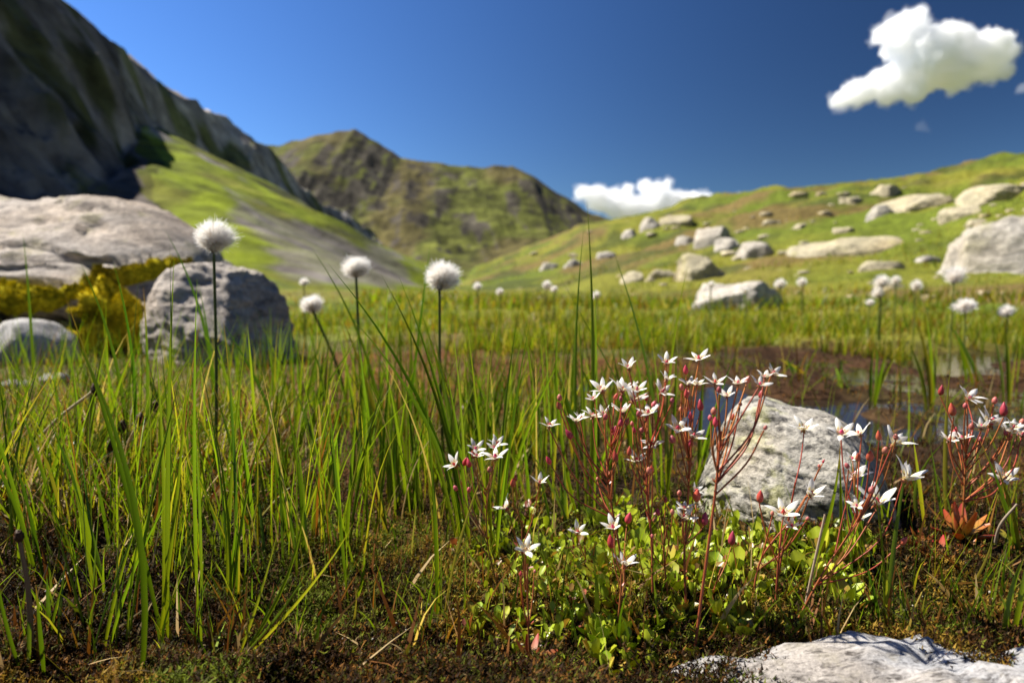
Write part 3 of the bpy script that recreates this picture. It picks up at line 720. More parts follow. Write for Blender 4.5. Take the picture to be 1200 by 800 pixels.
def mid_grass():
    # between the near tussocks and the meadow, left and centre
    b = scatter_px(3000, -150, 760, 372, 570); b = clumped(b, 9, -0.05, 201)
    stuff_grass('sedge', 'slender green sedge blades between the near tussocks and the meadow', b, .05, .14, .0018, .0036, (6, 4, 1, .3, .2, .1), 6, .16, .35)
    b = scatter_px(4200, -150, 760, 385, 570); b = clumped(b, 7, -0.2, 202)
    stuff_grass('low_grass', 'short yellow green and rusty grass on the brown moss, middle distance', b, .015, .05, .0015, .003, (2, 3, 3, 3.5, 1.2, 3.5), 4, .4, .6)
    b = scatter_px(1150, -120, 660, 510, 705, lambda b, px, py: (px < 420) | (py < 660)); b = clumped(b, 16, .12, 208)
    stuff_grass('fine_sedge', 'fine bright green sedge blades filling the near bog at left and centre', b, .05, .15, .0011, .0021, (2, 6, 3, .3, .5, .1), 6, .2, .45)
    # beyond the pool on the right
    b = scatter_px(14000, 200, 1420, 370, 420, lambda b, px, py: (b[:, 1] > 1.6 + .4 * vnoise(b[:, 0] * 3, b[:, 1] * 0)) & (fbm(b[:, 0] * 3.5, b[:, 1] * 2, 0, 3, 207) > -.12))
    stuff_grass('pool_grass', 'bright green grass fringe along the far bank of the pool', b, .025, .09, .003, .006, (1.5, 5, 6, .4, .3, 0), 5, .3, .6)
    b = scatter_px(1300, 740, 1420, 395, 520, lambda b, px, py: (b[:, 2] > -.012)); b = clumped(b, 5, 0.1, 203)
    stuff_grass('bank_grass', 'sparse green and brown grass on the peaty banks of the pool', b, .03, .10, .002, .004, (3, 4, 3, 1, 1, 1), 5, .3, .5)
    # meadow further out
    b = scatter_px(16000, -300, 1500, 345, 392, lambda b, px, py: b[:, 1] > 1.45)
    b = b[(b[:, 1] > 2.1) | (b[:, 0] < .25)]
    stuff_grass('meadow_grass', 'green and tawny meadow grass stretching to the foot of the hillside', b, .02, .06, .004, .010, (2, 4, 5, 1.2, .6, .4), 4, .3, .6)
    n = 22000
    px = rng.uniform(420, 1500, n); Y = np.exp(rng.uniform(math.log(4), math.log(30), n)); x = (px - 600) / 800 * Y
    b = np.stack([x, Y, ground_h(x, Y)], -1); b = clumped(b, .8, -0.1, 204)
    stuff_grass('slope_grass', 'short rough grass tussocks covering the hillside', b, .04, .13, .006, .018, (3, 4, 5, 1.2, .6, .4), 3, .5, .7)
    # left hummock: tangled green and straw
    b = scatter_px(3800, -120, 330, 455, 650, lambda b, px, py: HUMMOCK(b) > .22)
    stuff_grass('hummock_grass', 'tangled green and tawny grass on the low hummock at left', b, .025, .075, .0012, .0026, (3, 4, 4, 2, 1.5, 1), 5, .55, .9)
    b = scatter_px(1500, -120, 360, 460, 660, lambda b, px, py: HUMMOCK(b) > .12)
    stuff_grass('straw_litter', 'pale bent straw tangled through the hummock grass at left', b, .04, .11, .0012, .0024, (0, 0, 0, 1.5, 4, .7), 5, 1.1, .9, M_straw)
    # dead bits lying on the dark peat
    b = scatter_px(1300, -80, 1280, 470, 830)
    stuff_grass('plant_litter', 'dead straw and rusty leaf scraps lying on the dark peat', b, .006, .045, .0010, .0034, (.3, .3, .3, 2, 2, 3), 3, 1.35, .3, M_straw)
    b = scatter_px(1300, -80, 1280, 470, 800)
    stuff_grass('sprout', 'thin short green shoots coming up through the dark moss', b, .012, .05, .0008, .0018, (3, 4, 2, .5, .3, .6), 4, .35, .6)
mid_grass()

# ---------------------------------------------------------------- moss carpet: tiny leafy sprigs
def moss():
    n = 90000
    px = rng.uniform(-80, 1280, n); py = 400 + 520 * rng.uniform(0, 1, n) ** .8
    Y = CAM_H * 800 / (py - 330); x = (px - 600) / 800 * Y
    z = ground_h(x, Y)
    ok = (z > -.012) & (Y < 2.1); x, Y, z, px, py = x[ok], Y[ok], z[ok], px[ok], py[ok]; n = len(x)
    base = np.stack([x, Y, z], -1)
    gm = 1.1 * np.exp(-((x - 0.05) / 0.15) ** 2 - ((Y - 0.41) / 0.10) ** 2) + 0.35 * sstep(0.1, .5, fbm(x * 14, Y * 14, 0, 3, 301))
    bump = fbm(x * 30, Y * 30, 0, 3, 302)
    hh = rng.uniform(.003, .0075, n) * (1 + .5 * bump)
    hh = hh * (1 + .9 * np.clip(fbm(x * 12, Y * 12, 0, 3, 303), -.7, 1.2))
    hh = np.clip(hh, .0015, .014) * (1 + .8 * sstep(.5, 1.8, Y))
    base[:, 2] += np.maximum(bump, -.4) * .005
    pal = np.array([[.022, .012, .006], [.05, .024, .009], [.17, .075, .016], [.06, .062, .009], [.12, .135, .014], [.16, .11, .05]])
    wb = np.array([3.5, 4, 2.2, 1.6, .5, .35]); wg = np.array([1.5, 1.2, .8, 4, 3.2, .1]); wm = np.array([1, 2, 3.2, 3, 2, .4])
    u = rng.uniform(0, 1, n); ci = np.zeros(n, int)
    m = np.clip(gm, 0, 1)[:, None]; far = sstep(.55, .9, Y)[:, None] * (px < 760)[:, None]
    w = wb / wb.sum() * (1 - m) + wg / wg.sum() * m; w = w * (1 - far) + wm / wm.sum() * far
    ci = (np.cumsum(w, 1) < u[:, None]).sum(1).clip(0, 5)
    pt = fbm(x * 11, Y * 11, 0, 3, 305); pg = fbm(x * 9 + 5, Y * 9, 0, 3, 306)
    col = pal[ci] * rng.uniform(.6, 1.5, (n, 1))
    gold = (pt > .28) & (rng.uniform(0, 1, n) < .55); col[gold] = np.array([.24, .15, .022]) * rng.uniform(.5, 1.3, (gold.sum(), 1))
    lush = (pg > .3) & (rng.uniform(0, 1, n) < .6); col[lush] = np.array([.11, .14, .012]) * rng.uniform(.5, 1.4, (lush.sum(), 1))
    blk = (pt < -.3) & (rng.uniform(0, 1, n) < .7); col[blk] *= .45  # dark hollows between sprigs, put in by colour in random patches
    K = 6; vs = []; cs = []
    lean = rng.normal(0, .25, (n, 2))
    for k in range(K):
        t = (k + .6) / K
        a = rng.uniform(0, 2 * np.pi, n)
        c = base + np.stack([lean[:, 0] * hh * t, lean[:, 1] * hh * t, hh * t], -1)
        L = rng.uniform(.0012, .0030, n) * (1 + 1.6 * sstep(.5, 1.8, Y)); el = rng.uniform(.2, 1.25, n)
        d = np.stack([np.cos(a) * np.cos(el), np.sin(a) * np.cos(el), np.sin(el)], -1)
        s_ = np.stack([-np.sin(a), np.cos(a), np.zeros(n)], -1) * (L * .22)[:, None]
        c0 = c - d * (L * .15)[:, None]
        vs.append(np.stack([c0 - s_, c0 + s_, c + d * L[:, None]], 1)); cs.append(np.repeat((col * rng.uniform(.85, 1.25, (n, 1)))[:, None], 3, 1))
    v = np.concatenate(vs).reshape(-1, 3); f = np.arange(len(v)).reshape(-1, 3)
    m_ = leaf_mat('moss_sprig', None, .3, .6, .06, 0, (1.2, 1.1, .6))
    o = link('moss_carpet', mesh_np('moss_carpet', v, f, m_, np.concatenate(cs).reshape(-1, 3), False))
    tag(o, 'dark brown and olive wet moss carpet covering the near ground', 'moss', kind='stuff')
    # little mineral grains and bits of quartz
    b = scatter_px(200, -60, 1260, 520, 830); k = len(b); vv, ff = ICO[1]
    s_ = rng.uniform(.0003, .0009, k)
    v = (vv[None] * s_[:, None, None] * rng.uniform(.6, 1.4, (k, 1, 3)) + b[:, None] + np.array([0, 0, .004])).reshape(-1, 3)
    f = (ff[None] + (np.arange(k) * len(vv))[:, None, None]).reshape(-1, 3)
    o = link('grit', mesh_np('grit', v, f, M_near, None, False)); tag(o, 'tiny pale grit grains sprinkled over the dark moss', 'grit', kind='stuff')
moss()

# ---------------------------------------------------------------- near grass tussocks, blade by blade
def ribbon_path(pts, width, seed=0, fold=0.35, wide_at=0.25, S=9):
    """V-folded blade along a smooth path; pts (k,3) control points (quadratic through 3)"""
    p0, p1, p2 = [np.array(p, float) for p in pts]
    t = np.linspace(0, 1, S + 1)[:, None]
    c = p0 * (1 - t) ** 2 + p1 * 2 * t * (1 - t) + p2 * t * t
    tg = np.gradient(c, axis=0); tg /= np.linalg.norm(tg, axis=1)[:, None]
    rg = np.random.default_rng(seed)
    a = rg.uniform(-.9, .9); fx = np.array([math.cos(a), math.sin(a), 0.0])
    side = fx[None] - tg * (tg @ fx)[:, None]; side /= np.linalg.norm(side, axis=1)[:, None]
    nrm = np.cross(tg, side)
    tt = t[:, 0]
    w = width * .5 * np.minimum(0.62 + 0.38 * np.minimum(tt / wide_at, 1), 1) * np.clip(1 - np.maximum((tt - .35) / .65, 0) ** 1.5, .03, 1)
    L = c - side * w[:, None]; M = c - nrm * (w * fold)[:, None]; Rr = c + side * w[:, None]
    v = np.stack([L, M, Rr], 1).reshape(-1, 3)
    return v, grid_faces(S + 1, 3), tt
USED = set()
LM = [('tallest cotton grass', 252, 275), ('second largest cotton head', 515, 323), ('cotton head beside the valley', 417, 313), ('smallest near cotton head', 367, 356),
      ('big left boulder', 90, 300), ('speckled rock', 940, 560), ('white corner rock', 1010, 780), ('low white flower in the middle', 616, 638), ('highest white flower', 819, 415),
      ('leftmost white flowers', 557, 522), ('rightmost flower plant', 1150, 500), ('red leaved rosette', 1110, 635), ('lowest white flower by the thick red stem', 732, 656), ('leaning red stem', 870, 670), ('straw hummock', 130, 520), ('lone flower low behind the leaves', 677, 619)]
def where(px, py):
    opts = []
    for nm, lx, ly in LM:
        dx, dy = px - lx, py - ly
        d = math.hypot(dx, dy)
        if abs(dx) > abs(dy) * 1.6: w = 'right of' if dx > 0 else 'left of'
        elif abs(dy) > abs(dx) * 1.6: w = 'below' if dy > 0 else 'above'
        else: w = ('below right of' if dx > 0 else 'below left of') if dy > 0 else ('above right of' if dx > 0 else 'above left of')
        far = 'just ' if d < 70 else ('' if d < 170 else 'well ')
        opts.append((d, f'{far}{w} the {nm}'))
    opts.sort(); return opts
def unique_label(prefixes, px, py):
    for d, w in where(px, py)[:14]:
        for p in prefixes:
            s = f'{p} {w}'
            key = ''.join(ch for ch in p if not ch.isdigit()) + w.split(' the ', 1)[-1] if 'blade' in p or 'tuft' in p or 'clump' in p else s
            if key not in USED and len(s.split()) <= 16:
                USED.add(key); return s
    return None
def blade_obj(parent, base, ctrl, tip, width, col, seed, name='blade', tipcol=None):
    o0 = np.array(parent.location)
    v, f, tt = ribbon_path((np.array(base) - o0, np.array(ctrl) - o0, np.array(tip) - o0), width, seed)
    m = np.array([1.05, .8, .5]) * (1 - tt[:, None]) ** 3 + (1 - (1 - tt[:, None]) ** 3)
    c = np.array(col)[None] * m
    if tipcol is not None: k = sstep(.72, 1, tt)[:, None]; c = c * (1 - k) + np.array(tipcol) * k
    return link(name, mesh_np(name, v, f, M_blade, np.repeat(c, 3, 0)), parent)
GT = 'grass tussocks in the near bog'
# label, base px, blades: (base dx, tip px, tip py, bend px, width px, colour 0 dark 1 mid 2 yellow 3 rust)
TUFTS = [
 ('tallest straight grass tuft at left, rising in front of the boulders', 190, 752, [(2, 75, 343, 8, 9, 0), (-40, 216, 425, -6, 8, 1), (4, 199, 280, 3, 9, 0), (6, 204, 300, -3, 8, 1), (0, 182, 400, 6, 7, 1), (-6, 222, 408, 4, 6, 1)]),
 ('broad single blade leaning left, its base at the bottom edge', 163, 806, [(0, 82, 383, 36, 11, 0), (20, 176, 780, 0, 7, 2)]),
 ('narrow tuft of two blades between the tall tuft and the splayed sedge', 232, 724, [(0, 231, 327, -4, 6, 1), (4, 226, 470, 3, 5, 1)]),
 ('leafy green tuft right of the narrow pair, leaning left at its tips', 268, 714, [(0, 228, 395, 10, 7, 0), (2, 245, 470, 8, 7, 1), (4, 282, 585, -4, 5, 1), (8, 262, 375, 6, 6, 0), (-2, 290, 382, -6, 6, 1), (3, 318, 470, -8, 5, 1)]),
 ('short stiff tuft with an orange dead leaf', 279, 704, [(0, 281, 592, 0, 4, 2), (4, 288, 620, 2, 4, 1), (-8, 244, 668, 0, 4, 3), (-4, 302, 650, 0, 4, 1)]),
 ('splayed sedge leaning far right over the peat', 270, 776, [(0, 415, 612, 14, 6, 2), (2, 352, 540, 30, 6, 1), (3, 326, 620, 4, 5, 2), (5, 362, 668, 6, 6, 3), (2, 376, 640, 10, 5, 1)]),
 ('left edge tuft at the bottom corner with dark blades', 28, 794, [(0, -8, 640, -6, 8, 0), (4, 27, 630, 4, 7, 1), (24, 42, 684, 0, 7, 0), (-10, -30, 590, 0, 7, 1)]),
 ('tall wide blades at the left edge beside the hummock', 14, 662, [(0, -3, 430, 4, 9, 0), (6, 2, 560, 10, 8, 1), (-10, 24, 520, 0, 6, 1), (2, 40, 560, -4, 5, 2)]),
 ('thin pair bending left of the broad dark tuft at left', 104, 742, [(0, 80, 384, 4, 7, 0), (-2, 56, 594, 2, 7, 1), (3, 120, 560, -2, 6, 1)]),
 ('pointed tuft behind the splayed sedge', 357, 668, [(0, 352, 538, -14, 6, 1), (-2, 330, 450, 8, 6, 0), (4, 318, 560, 4, 5, 1), (2, 345, 500, 4, 5, 1)]),
 ('loose tuft with one long blade tip under the small cotton head', 386, 582, [(0, 335, 430, 4, 6, 0), (2, 370, 455, 4, 6, 1), (4, 402, 470, 0, 5, 1), (-4, 352, 480, 2, 5, 1), (6, 360, 380, 8, 5, 1)]),
 ('kinked twin blades standing alone on dark peat, a short shoot beside', 408, 704, [(0, 384, 455, 0, 6, 0), (6, 425, 640, 6, 6, 1)]),
 ('small clump with a rusty orange blade', 434, 588, [(0, 455, 508, 6, 5, 3), (-4, 420, 470, 0, 5, 1), (3, 428, 450, 2, 5, 1), (-6, 405, 430, 2, 5, 0)]),
 ('upright tuft of thin bright blades with one orange sheath', 512, 722, [(0, 497, 448, 4, 6, 0), (5, 517, 618, 0, 4, 1), (8, 590, 500, -10, 5, 2), (32, 546, 626, 0, 4, 1), (-2, 510, 690, 0, 4, 3), (2, 505, 520, 2, 5, 1)]),
 ('long dark blade leaning left across the cotton heads, with its clump', 545, 640, [(0, 384, 308, 30, 8, 0), (-6, 412, 372, 30, 8, 1), (-4, 447, 322, 22, 7, 0), (4, 468, 325, 12, 7, 1), (6, 520, 420, 4, 6, 1), (-8, 490, 470, 4, 6, 1), (2, 530, 380, 4, 6, 1)]),
 ('clump with one bright straight blade right of the largest centre cotton head', 578, 654, [(2, 587, 353, -14, 6, 2), (-4, 546, 367, 2, 6, 1), (-2, 560, 470, 4, 5, 1), (4, 609, 356, -6, 5, 1), (3, 600, 500, -2, 5, 1)]),
 ('tallest pair of blades in the picture, reaching the valley skyline', 690, 606, [(0, 688, 236, 6, 7, 1), (-10, 684, 268, -8, 6, 1), (6, 697, 330, 2, 6, 1), (-12, 653, 380, -10, 6, 1), (-14, 666, 442, -12, 6, 2), (-3, 677, 360, 2, 6, 1)]),
 ('tuft rising through the flowers with a blade tip above the highest flower', 778, 582, [(0, 718, 292, 12, 7, 0), (4, 806, 312, -10, 7, 1), (2, 792, 395, 4, 6, 1), (-3, 762, 380, 4, 7, 1), (-6, 740, 400, 4, 6, 1), (6, 775, 450, 2, 6, 1), (12, 657, 326, 4, 6, 0)]),
 ('three blades beside the white corner rock, one long', 1036, 742, [(4, 1070, 512, -6, 8, 1), (-2, 1004, 632, 4, 7, 0), (0, 1022, 560, 6, 5, 1), (2, 1040, 640, 0, 5, 2)]),
 ('single bright blade crossing in front of the speckled rock', 938, 692, [(0, 985, 516, 10, 8, 1), (3, 962, 640, 4, 4, 1)]),
 ('yellow green clump right of the speckled rock', 1084, 612, [(0, 1070, 512, 0, 7, 2), (-4, 1106, 518, -18, 7, 1), (26, 1114, 428, -4, 7, 2), (22, 1090, 520, 0, 6, 1), (10, 1130, 540, 0, 5, 2), (30, 1150, 560, 8, 5, 2)]),
 ('wide fresh green blades at the bottom right edge', 1178, 754, [(0, 1206, 640, -8, 13, 1), (-10, 1168, 690, 12, 10, 1), (6, 1225, 680, 0, 12, 1), (-6, 1128, 732, 0, 7, 1), (8, 1215, 600, 0, 11, 1), (-3, 1150, 700, 6, 6, 2)]),
 ('crossed straws and thin blades by the red leaved rosette', 1120, 694, [(-25, 1144, 621, 0, 6, 2), (-6, 1200, 645, 10, 6, 2), (8, 1164, 622, 8, 5, 2), (2, 1118, 680, 2, 4, 1)]),
 ('grass behind the rightmost flower plant', 1172, 600, [(0, 1170, 520, 4, 6, 2), (-8, 1142, 500, -4, 5, 2), (4, 1188, 498, 0, 5, 1), (8, 1196, 540, 2, 5, 2), (-10, 1132, 545, 4, 5, 1)]),
 ('pale blurred blades at the far left in front of the boulder', 42, 500, [(0, 27, 272, 2, 5, 0), (4, 52, 372, 0, 5, 1), (-6, 8, 380, 2, 5, 1), (6, 60, 410, -2, 4, 1)]),
 ('dark blades bending over the yellow moss mound', 150, 560, [(0, 94, 307, 16, 6, 0), (6, 133, 308, 12, 6, 0), (-8, 163, 322, 0, 6, 1), (20, 168, 336, 4, 6, 0), (-6, 118, 400, 4, 5, 1)]),
 ('dark blade crossing left of the tallest cotton grass', 250, 500, [(0, 194, 270, 18, 6, 0), (4, 232, 330, 4, 5, 0), (8, 274, 400, 0, 5, 1)]),
 ('leafy tuft at the foot of the tallest cotton grass', 300, 562, [(0, 290, 382, 2, 6, 1), (36, 259, 376, 14, 6, 0), (-10, 250, 390, 4, 6, 1), (6, 320, 425, 0, 5, 1), (10, 338, 400, 2, 5, 1), (-4, 275, 430, 2, 5, 1)]),
 ('blurred upright blades between the small cotton heads', 470, 530, [(-20, 365, 290, 20, 5, 0), (0, 438, 405, 6, 5, 1), (6, 466, 360, 0, 5, 1), (3, 504, 287, 0, 5, 0), (10, 480, 350, 2, 5, 1), (-6, 455, 330, -6, 5, 1)]),
 ('straight blades left of the tallest pair', 640, 560, [(0, 632, 380, 2, 5, 1), (4, 655, 365, 0, 5, 1), (-4, 618, 400, 4, 5, 1), (8, 648, 430, 2, 5, 1), (-10, 610, 352, 4, 5, 1)]),
 ('bright blurred blades on the far side of the pool bank', 1090, 476, [(0, 1072, 372, 6, 8, 2), (2, 1082, 352, 4, 7, 1), (4, 1098, 390, 0, 7, 1), (-4, 1064, 400, 4, 6, 1)]),
 ('blurred blades at the right edge above the pool', 1182, 470, [(0, 1176, 372, 2, 7, 1), (3, 1194, 400, -2, 6, 2), (-6, 1160, 380, 4, 6, 1), (8, 1200, 360, 0, 6, 1)]),
]
GC = [G1, G2, G3, BR]
def near_grass():
    k = 0
    for lab, bx, by, bl in TUFTS:
        g = G(bx, by); root = empty('grass_tuft', (g[0], g[1], g[2] - .001)); tag(root, lab, 'grass', GT); USED.add(lab)
        for dx, tx, ty, bend, w, ci in bl:
            k += 1
            q = G(bx + dx, by + random.uniform(-4, 4)); Y = q[1]
            tipY = Y + random.uniform(-.02, .02)
            tip = P(tx, ty, tipY); mid = P((bx + dx + tx) / 2 + bend, (by + ty) / 2, (Y + tipY) / 2)
            col = GC[ci] * random.uniform(.85, 1.2)
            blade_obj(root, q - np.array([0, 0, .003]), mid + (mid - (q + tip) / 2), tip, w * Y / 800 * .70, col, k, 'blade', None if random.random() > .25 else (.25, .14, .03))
    # more tussocks among the listed ones
    spots = [(x, y) for x, y in [(60, 610), (130, 640), (-20, 720), (220, 600), (330, 600), (300, 650), (440, 540), (420, 500), (500, 560), (520, 600), (620, 600), (655, 620), (600, 540), (700, 560), (350, 540), (270, 540), (90, 560), (200, 520), (20, 560), (380, 500), (560, 520), (480, 500), (820, 560), (740, 540), (320, 520), (240, 560), (410, 560), (160, 690), (450, 620), (540, 560), (590, 610), (1040, 620), (1190, 650), (1000, 660), (40, 680), (75, 640), (110, 690), (150, 600), (175, 640), (205, 680), (245, 650), (290, 620), (315, 600), (340, 640), (375, 610), (60, 740), (10, 620), (-30, 650), (130, 760), (455, 590), (485, 600), (515, 570), (400, 640), (560, 600), (225, 560), (275, 580), (180, 570), (100, 575), (640, 590), (345, 585), (425, 575), (590, 570), (1020, 470), (985, 450), (930, 440), (1140, 450), (680, 540), (460, 575)]]
    for bx, by in spots:
        nb = random.randint(3, 7); g = G(bx, by)
        hgt = random.uniform(70, 230) * min(1.0, max(.45, (by - 380) / 230)) * (0.7 if bx > 900 else 1)
        word = 'tall thin' if hgt > 130 else ('knee high' if False else ('middling' if hgt > 85 else 'low'))
        ln_ = random.choice([-1, 0, 1]); lw = ('left leaning', 'upright', 'right leaning')[ln_ + 1]
        lab = unique_label([f'{word} {lw} grass tuft of {nb} blades'], bx, by - hgt * .5)
        root = empty('grass_tuft', (g[0], g[1], g[2] - .001)); tag(root, lab or 'low green grass tuft in the brown moss', 'grass', GT)
        for j in range(nb):
            k += 1
            q = G(bx + random.gauss(0, 9), by + random.gauss(0, 4)); Y = q[1]
            hh = hgt * random.uniform(.55, 1.15); lx = (.22 * ln_ + random.gauss(0, .13)) * hh
            tip = P(bx + lx + random.gauss(0, 6), by - hh, Y + random.uniform(-.02, .02))
            mid = (q + tip) / 2 + np.array([-lx * .25 * Y / 800, 0, 0])
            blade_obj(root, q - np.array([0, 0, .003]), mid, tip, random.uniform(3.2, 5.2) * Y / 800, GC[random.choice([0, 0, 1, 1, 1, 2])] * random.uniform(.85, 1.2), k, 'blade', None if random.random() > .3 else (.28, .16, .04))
near_grass()

# ---------------------------------------------------------------- tubes, stems
def smooth_path(pts, n=14):
    pts = [np.array(p, float) for p in pts]
    if len(pts) == 2: return np.array([pts[0] * (1 - t) + pts[1] * t for t in np.linspace(0, 1, max(3, n // 2))])
    P_ = [2 * pts[0] - pts[1]] + pts + [2 * pts[-1] - pts[-2]]; out_ = []
    m = max(2, n // (len(pts) - 1))
    for i in range(1, len(P_) - 2):
        for t in np.linspace(0, 1, m, endpoint=False):
            a, b, c, d = P_[i-1], P_[i], P_[i+1], P_[i+2]
            out_.append(.5 * ((2*b) + (-a+c)*t + (2*a-5*b+4*c-d)*t*t + (-a+3*b-3*c+d)*t**3))
    out_.append(pts[-1]); return np.array(out_)
def tube(path, r0, r1, sides=6):
    n = len(path); tg = np.gradient(path, axis=0); tg /= np.linalg.norm(tg, axis=1)[:, None]
    ref = np.array([0.3, 1, 0.1]); a = np.cross(tg, ref); a /= np.linalg.norm(a, axis=1)[:, None]; b = np.cross(tg, a)
    rr = np.linspace(r0, r1, n); th = np.linspace(0, 2*np.pi, sides, endpoint=False)
    v = path[:, None] + (a[:, None] * np.cos(th)[None, :, None] + b[:, None] * np.sin(th)[None, :, None]) * rr[:, None, None]
    return v.reshape(-1, 3), grid_faces(n, sides, True)

# ---------------------------------------------------------------- starry saxifrages
M_petal = leaf_mat('petal', None, .35, .5, .25, .06, (1, .97, .94))
M_stem = leaf_mat('red_stem', None, .15, .45, .35, .2, (1.3, .8, .6))
M_bud = leaf_mat('red_bud', None, .2, .4, .4, .25, (1.5, .6, .6))
M_leaf = leaf_mat('fleshy_leaf', None, .32, .35, .45, .28, (1.3, 1.25, .4))
def petal_mesh(seed):
    rg = np.random.default_rng(seed); S, Wd = 7, 5
    t = np.linspace(0, 1, S); u = np.linspace(-1, 1, Wd)
    T, U = np.meshgrid(t, u, indexing='ij')
    w = .19 * np.sin(np.pi * np.clip(T * .86 + .10, 0, 1)) ** .9 * (1 - .15 * T)
    w[-1] = .012
    x = U * w; y = T; z = .10 * np.sin(T * 2.2) * rg.uniform(.3, 1.4) - .10 * U ** 2 * w * 3 + rg.uniform(-.06, .06) * U * T
    z = z - .12 * T ** 3 * rg.uniform(0, 1)
    c = np.zeros((S, Wd, 3)) + np.array([.80, .78, .74]); c[:2] = (.72, .70, .55)
    c[2, 1] = c[2, 3] = (.78, .62, .12)
    c = c * (1 - .06 * (np.abs(U)[..., None] < .1))
    return mesh_np('petal', np.stack([x, y, z], -1).reshape(-1, 3), grid_faces(S, Wd), M_petal, c.reshape(-1, 3))
PETALS = [petal_mesh(s) for s in range(5)]
def lathe_mesh(name, prof, sides, mat, c0, c1, wob=0.0):
    prof = np.array(prof, float); n = len(prof); th = np.linspace(0, 2*np.pi, sides, endpoint=False)
    rr = prof[:, 0][:, None] * (1 + wob * np.cos(th * 2)[None] * np.linspace(0, 1, n)[:, None])
    v = np.stack([rr * np.cos(th), rr * np.sin(th), np.repeat(prof[:, 1][:, None], sides, 1)], -1).reshape(-1, 3)
    k = np.linspace(0, 1, n)[:, None, None]; c = np.repeat(np.array(c0) * (1 - k) + np.array(c1) * k, sides, 1).reshape(-1, 3)
    return mesh_np(name, v, grid_faces(n, sides, True), mat, c)
CALYX = lathe_mesh('flower', [(.0, -.16), (.05, -.15), (.09, -.07), (.10, 0), (.06, .03), (.0, .035)], 8, M_bud, (.30, .08, .03), (.30, .22, .04))
OVARY = {'pink': lathe_mesh('ovary', [(.0, 0), (.11, .02), (.13, .1), (.09, .22), (.04, .32), (.0, .36)], 8, M_bud, (.45, .08, .10), (.55, .03, .09), .25),
         'cream': lathe_mesh('ovary', [(.0, 0), (.10, .02), (.11, .09), (.07, .17), (.03, .22), (.0, .23)], 8, M_bud, (.45, .40, .10), (.55, .35, .16), .25)}
def stamen_mesh():
    vs, fs, cs, k = [], [], [], 0
    for i in range(10):
        a = 2 * np.pi * i / 10 + .3; L = .34 if i % 2 else .28
        d = np.array([math.cos(a) * .75, math.sin(a) * .75, .75])
        pth = np.array([d * 0.1, d * L * .6, d * L]); v, f = tube(pth, .012, .009, 4)
        vs.append(v); fs.append(f + k); k += len(v); cs += [(.75, .70, .66)] * len(v)
        v, f4 = ICO[1]; vs.append(v * .032 + d * L); cs += [(.50, .22, .10)] * len(v)
        tri.append(f4 + k); k += len(v)
    return np.concatenate(vs), np.concatenate(fs), cs
tri = []
_v, _f, _c = stamen_mesh()
STAMENS = mesh_np('stamens', _v, [_f, np.concatenate(tri)], M_bud, np.array(_c))
def sepal_mesh():
    vs, fs, cs, k = [], [], [], 0
    for i in range(5):
        a = 2 * np.pi * (i + .5) / 5; r = np.array([math.cos(a), math.sin(a), 0]); s = np.array([-math.sin(a), math.cos(a), 0])
        q = [r * .08, r * .16 - s * .05 + np.array([0, 0, -.05]), r * .16 + s * .05 + np.array([0, 0, -.05]), r * .20 + np.array([0, 0, -.17])]
        vs += q; fs.append([k, k+1, k+3, k+2]); k += 4; cs += [(.3, .10, .04)] * 4
    return mesh_np('sepals', np.array(vs), np.array(fs), M_bud, np.array(cs))
SEPALS = sepal_mesh()
BUD = lathe_mesh('bud', [(.0, -.02), (.10, 0), (.19, .12), (.215, .30), (.17, .50), (.09, .66), (.03, .78), (.0, .80)], 10, M_bud, (.42, .10, .06), (.52, .03, .06), .15)
BUD2 = lathe_mesh('bud', [(.0, -.02), (.12, 0), (.20, .14), (.21, .30), (.15, .44), (.06, .54), (.0, .56)], 10, M_bud, (.46, .15, .11), (.52, .14, .13), .1)
def axis_quat(ax, spin):
    q = Vector(ax).normalized().to_track_quat('Z', 'Y'); return q @ Quaternion((0, 0, 1), spin)
def add_flower(root, pos, ax, size, kind, rg):
    o0 = np.array(root.location)
    fl = link('flower', CALYX, root, [float(c) for c in pos - o0]); fl.rotation_mode = 'QUATERNION'
    fl.rotation_quaternion = axis_quat(ax, rg.uniform(0, 6.28)); fl.scale = (size,) * 3
    el0 = rg.uniform(.38, .78)
    for i in range(5):
        p = link('petal', PETALS[rg.integers(5)], fl, (0, 0, .01)); p.rotation_mode = 'QUATERNION'
        a = 2 * np.pi * i / 5 + rg.normal(0, .07)
        p.rotation_quaternion = Quaternion((0, 0, 1), a) @ Quaternion((1, 0, 0), el0 + rg.normal(0, .10)) ; s = rg.uniform(.9, 1.08); p.scale = (s, s, s)
    link('ovary', OVARY[kind], fl, (0, 0, .01)); link('stamens', STAMENS, fl); link('sepals', SEPALS, fl)
    return fl
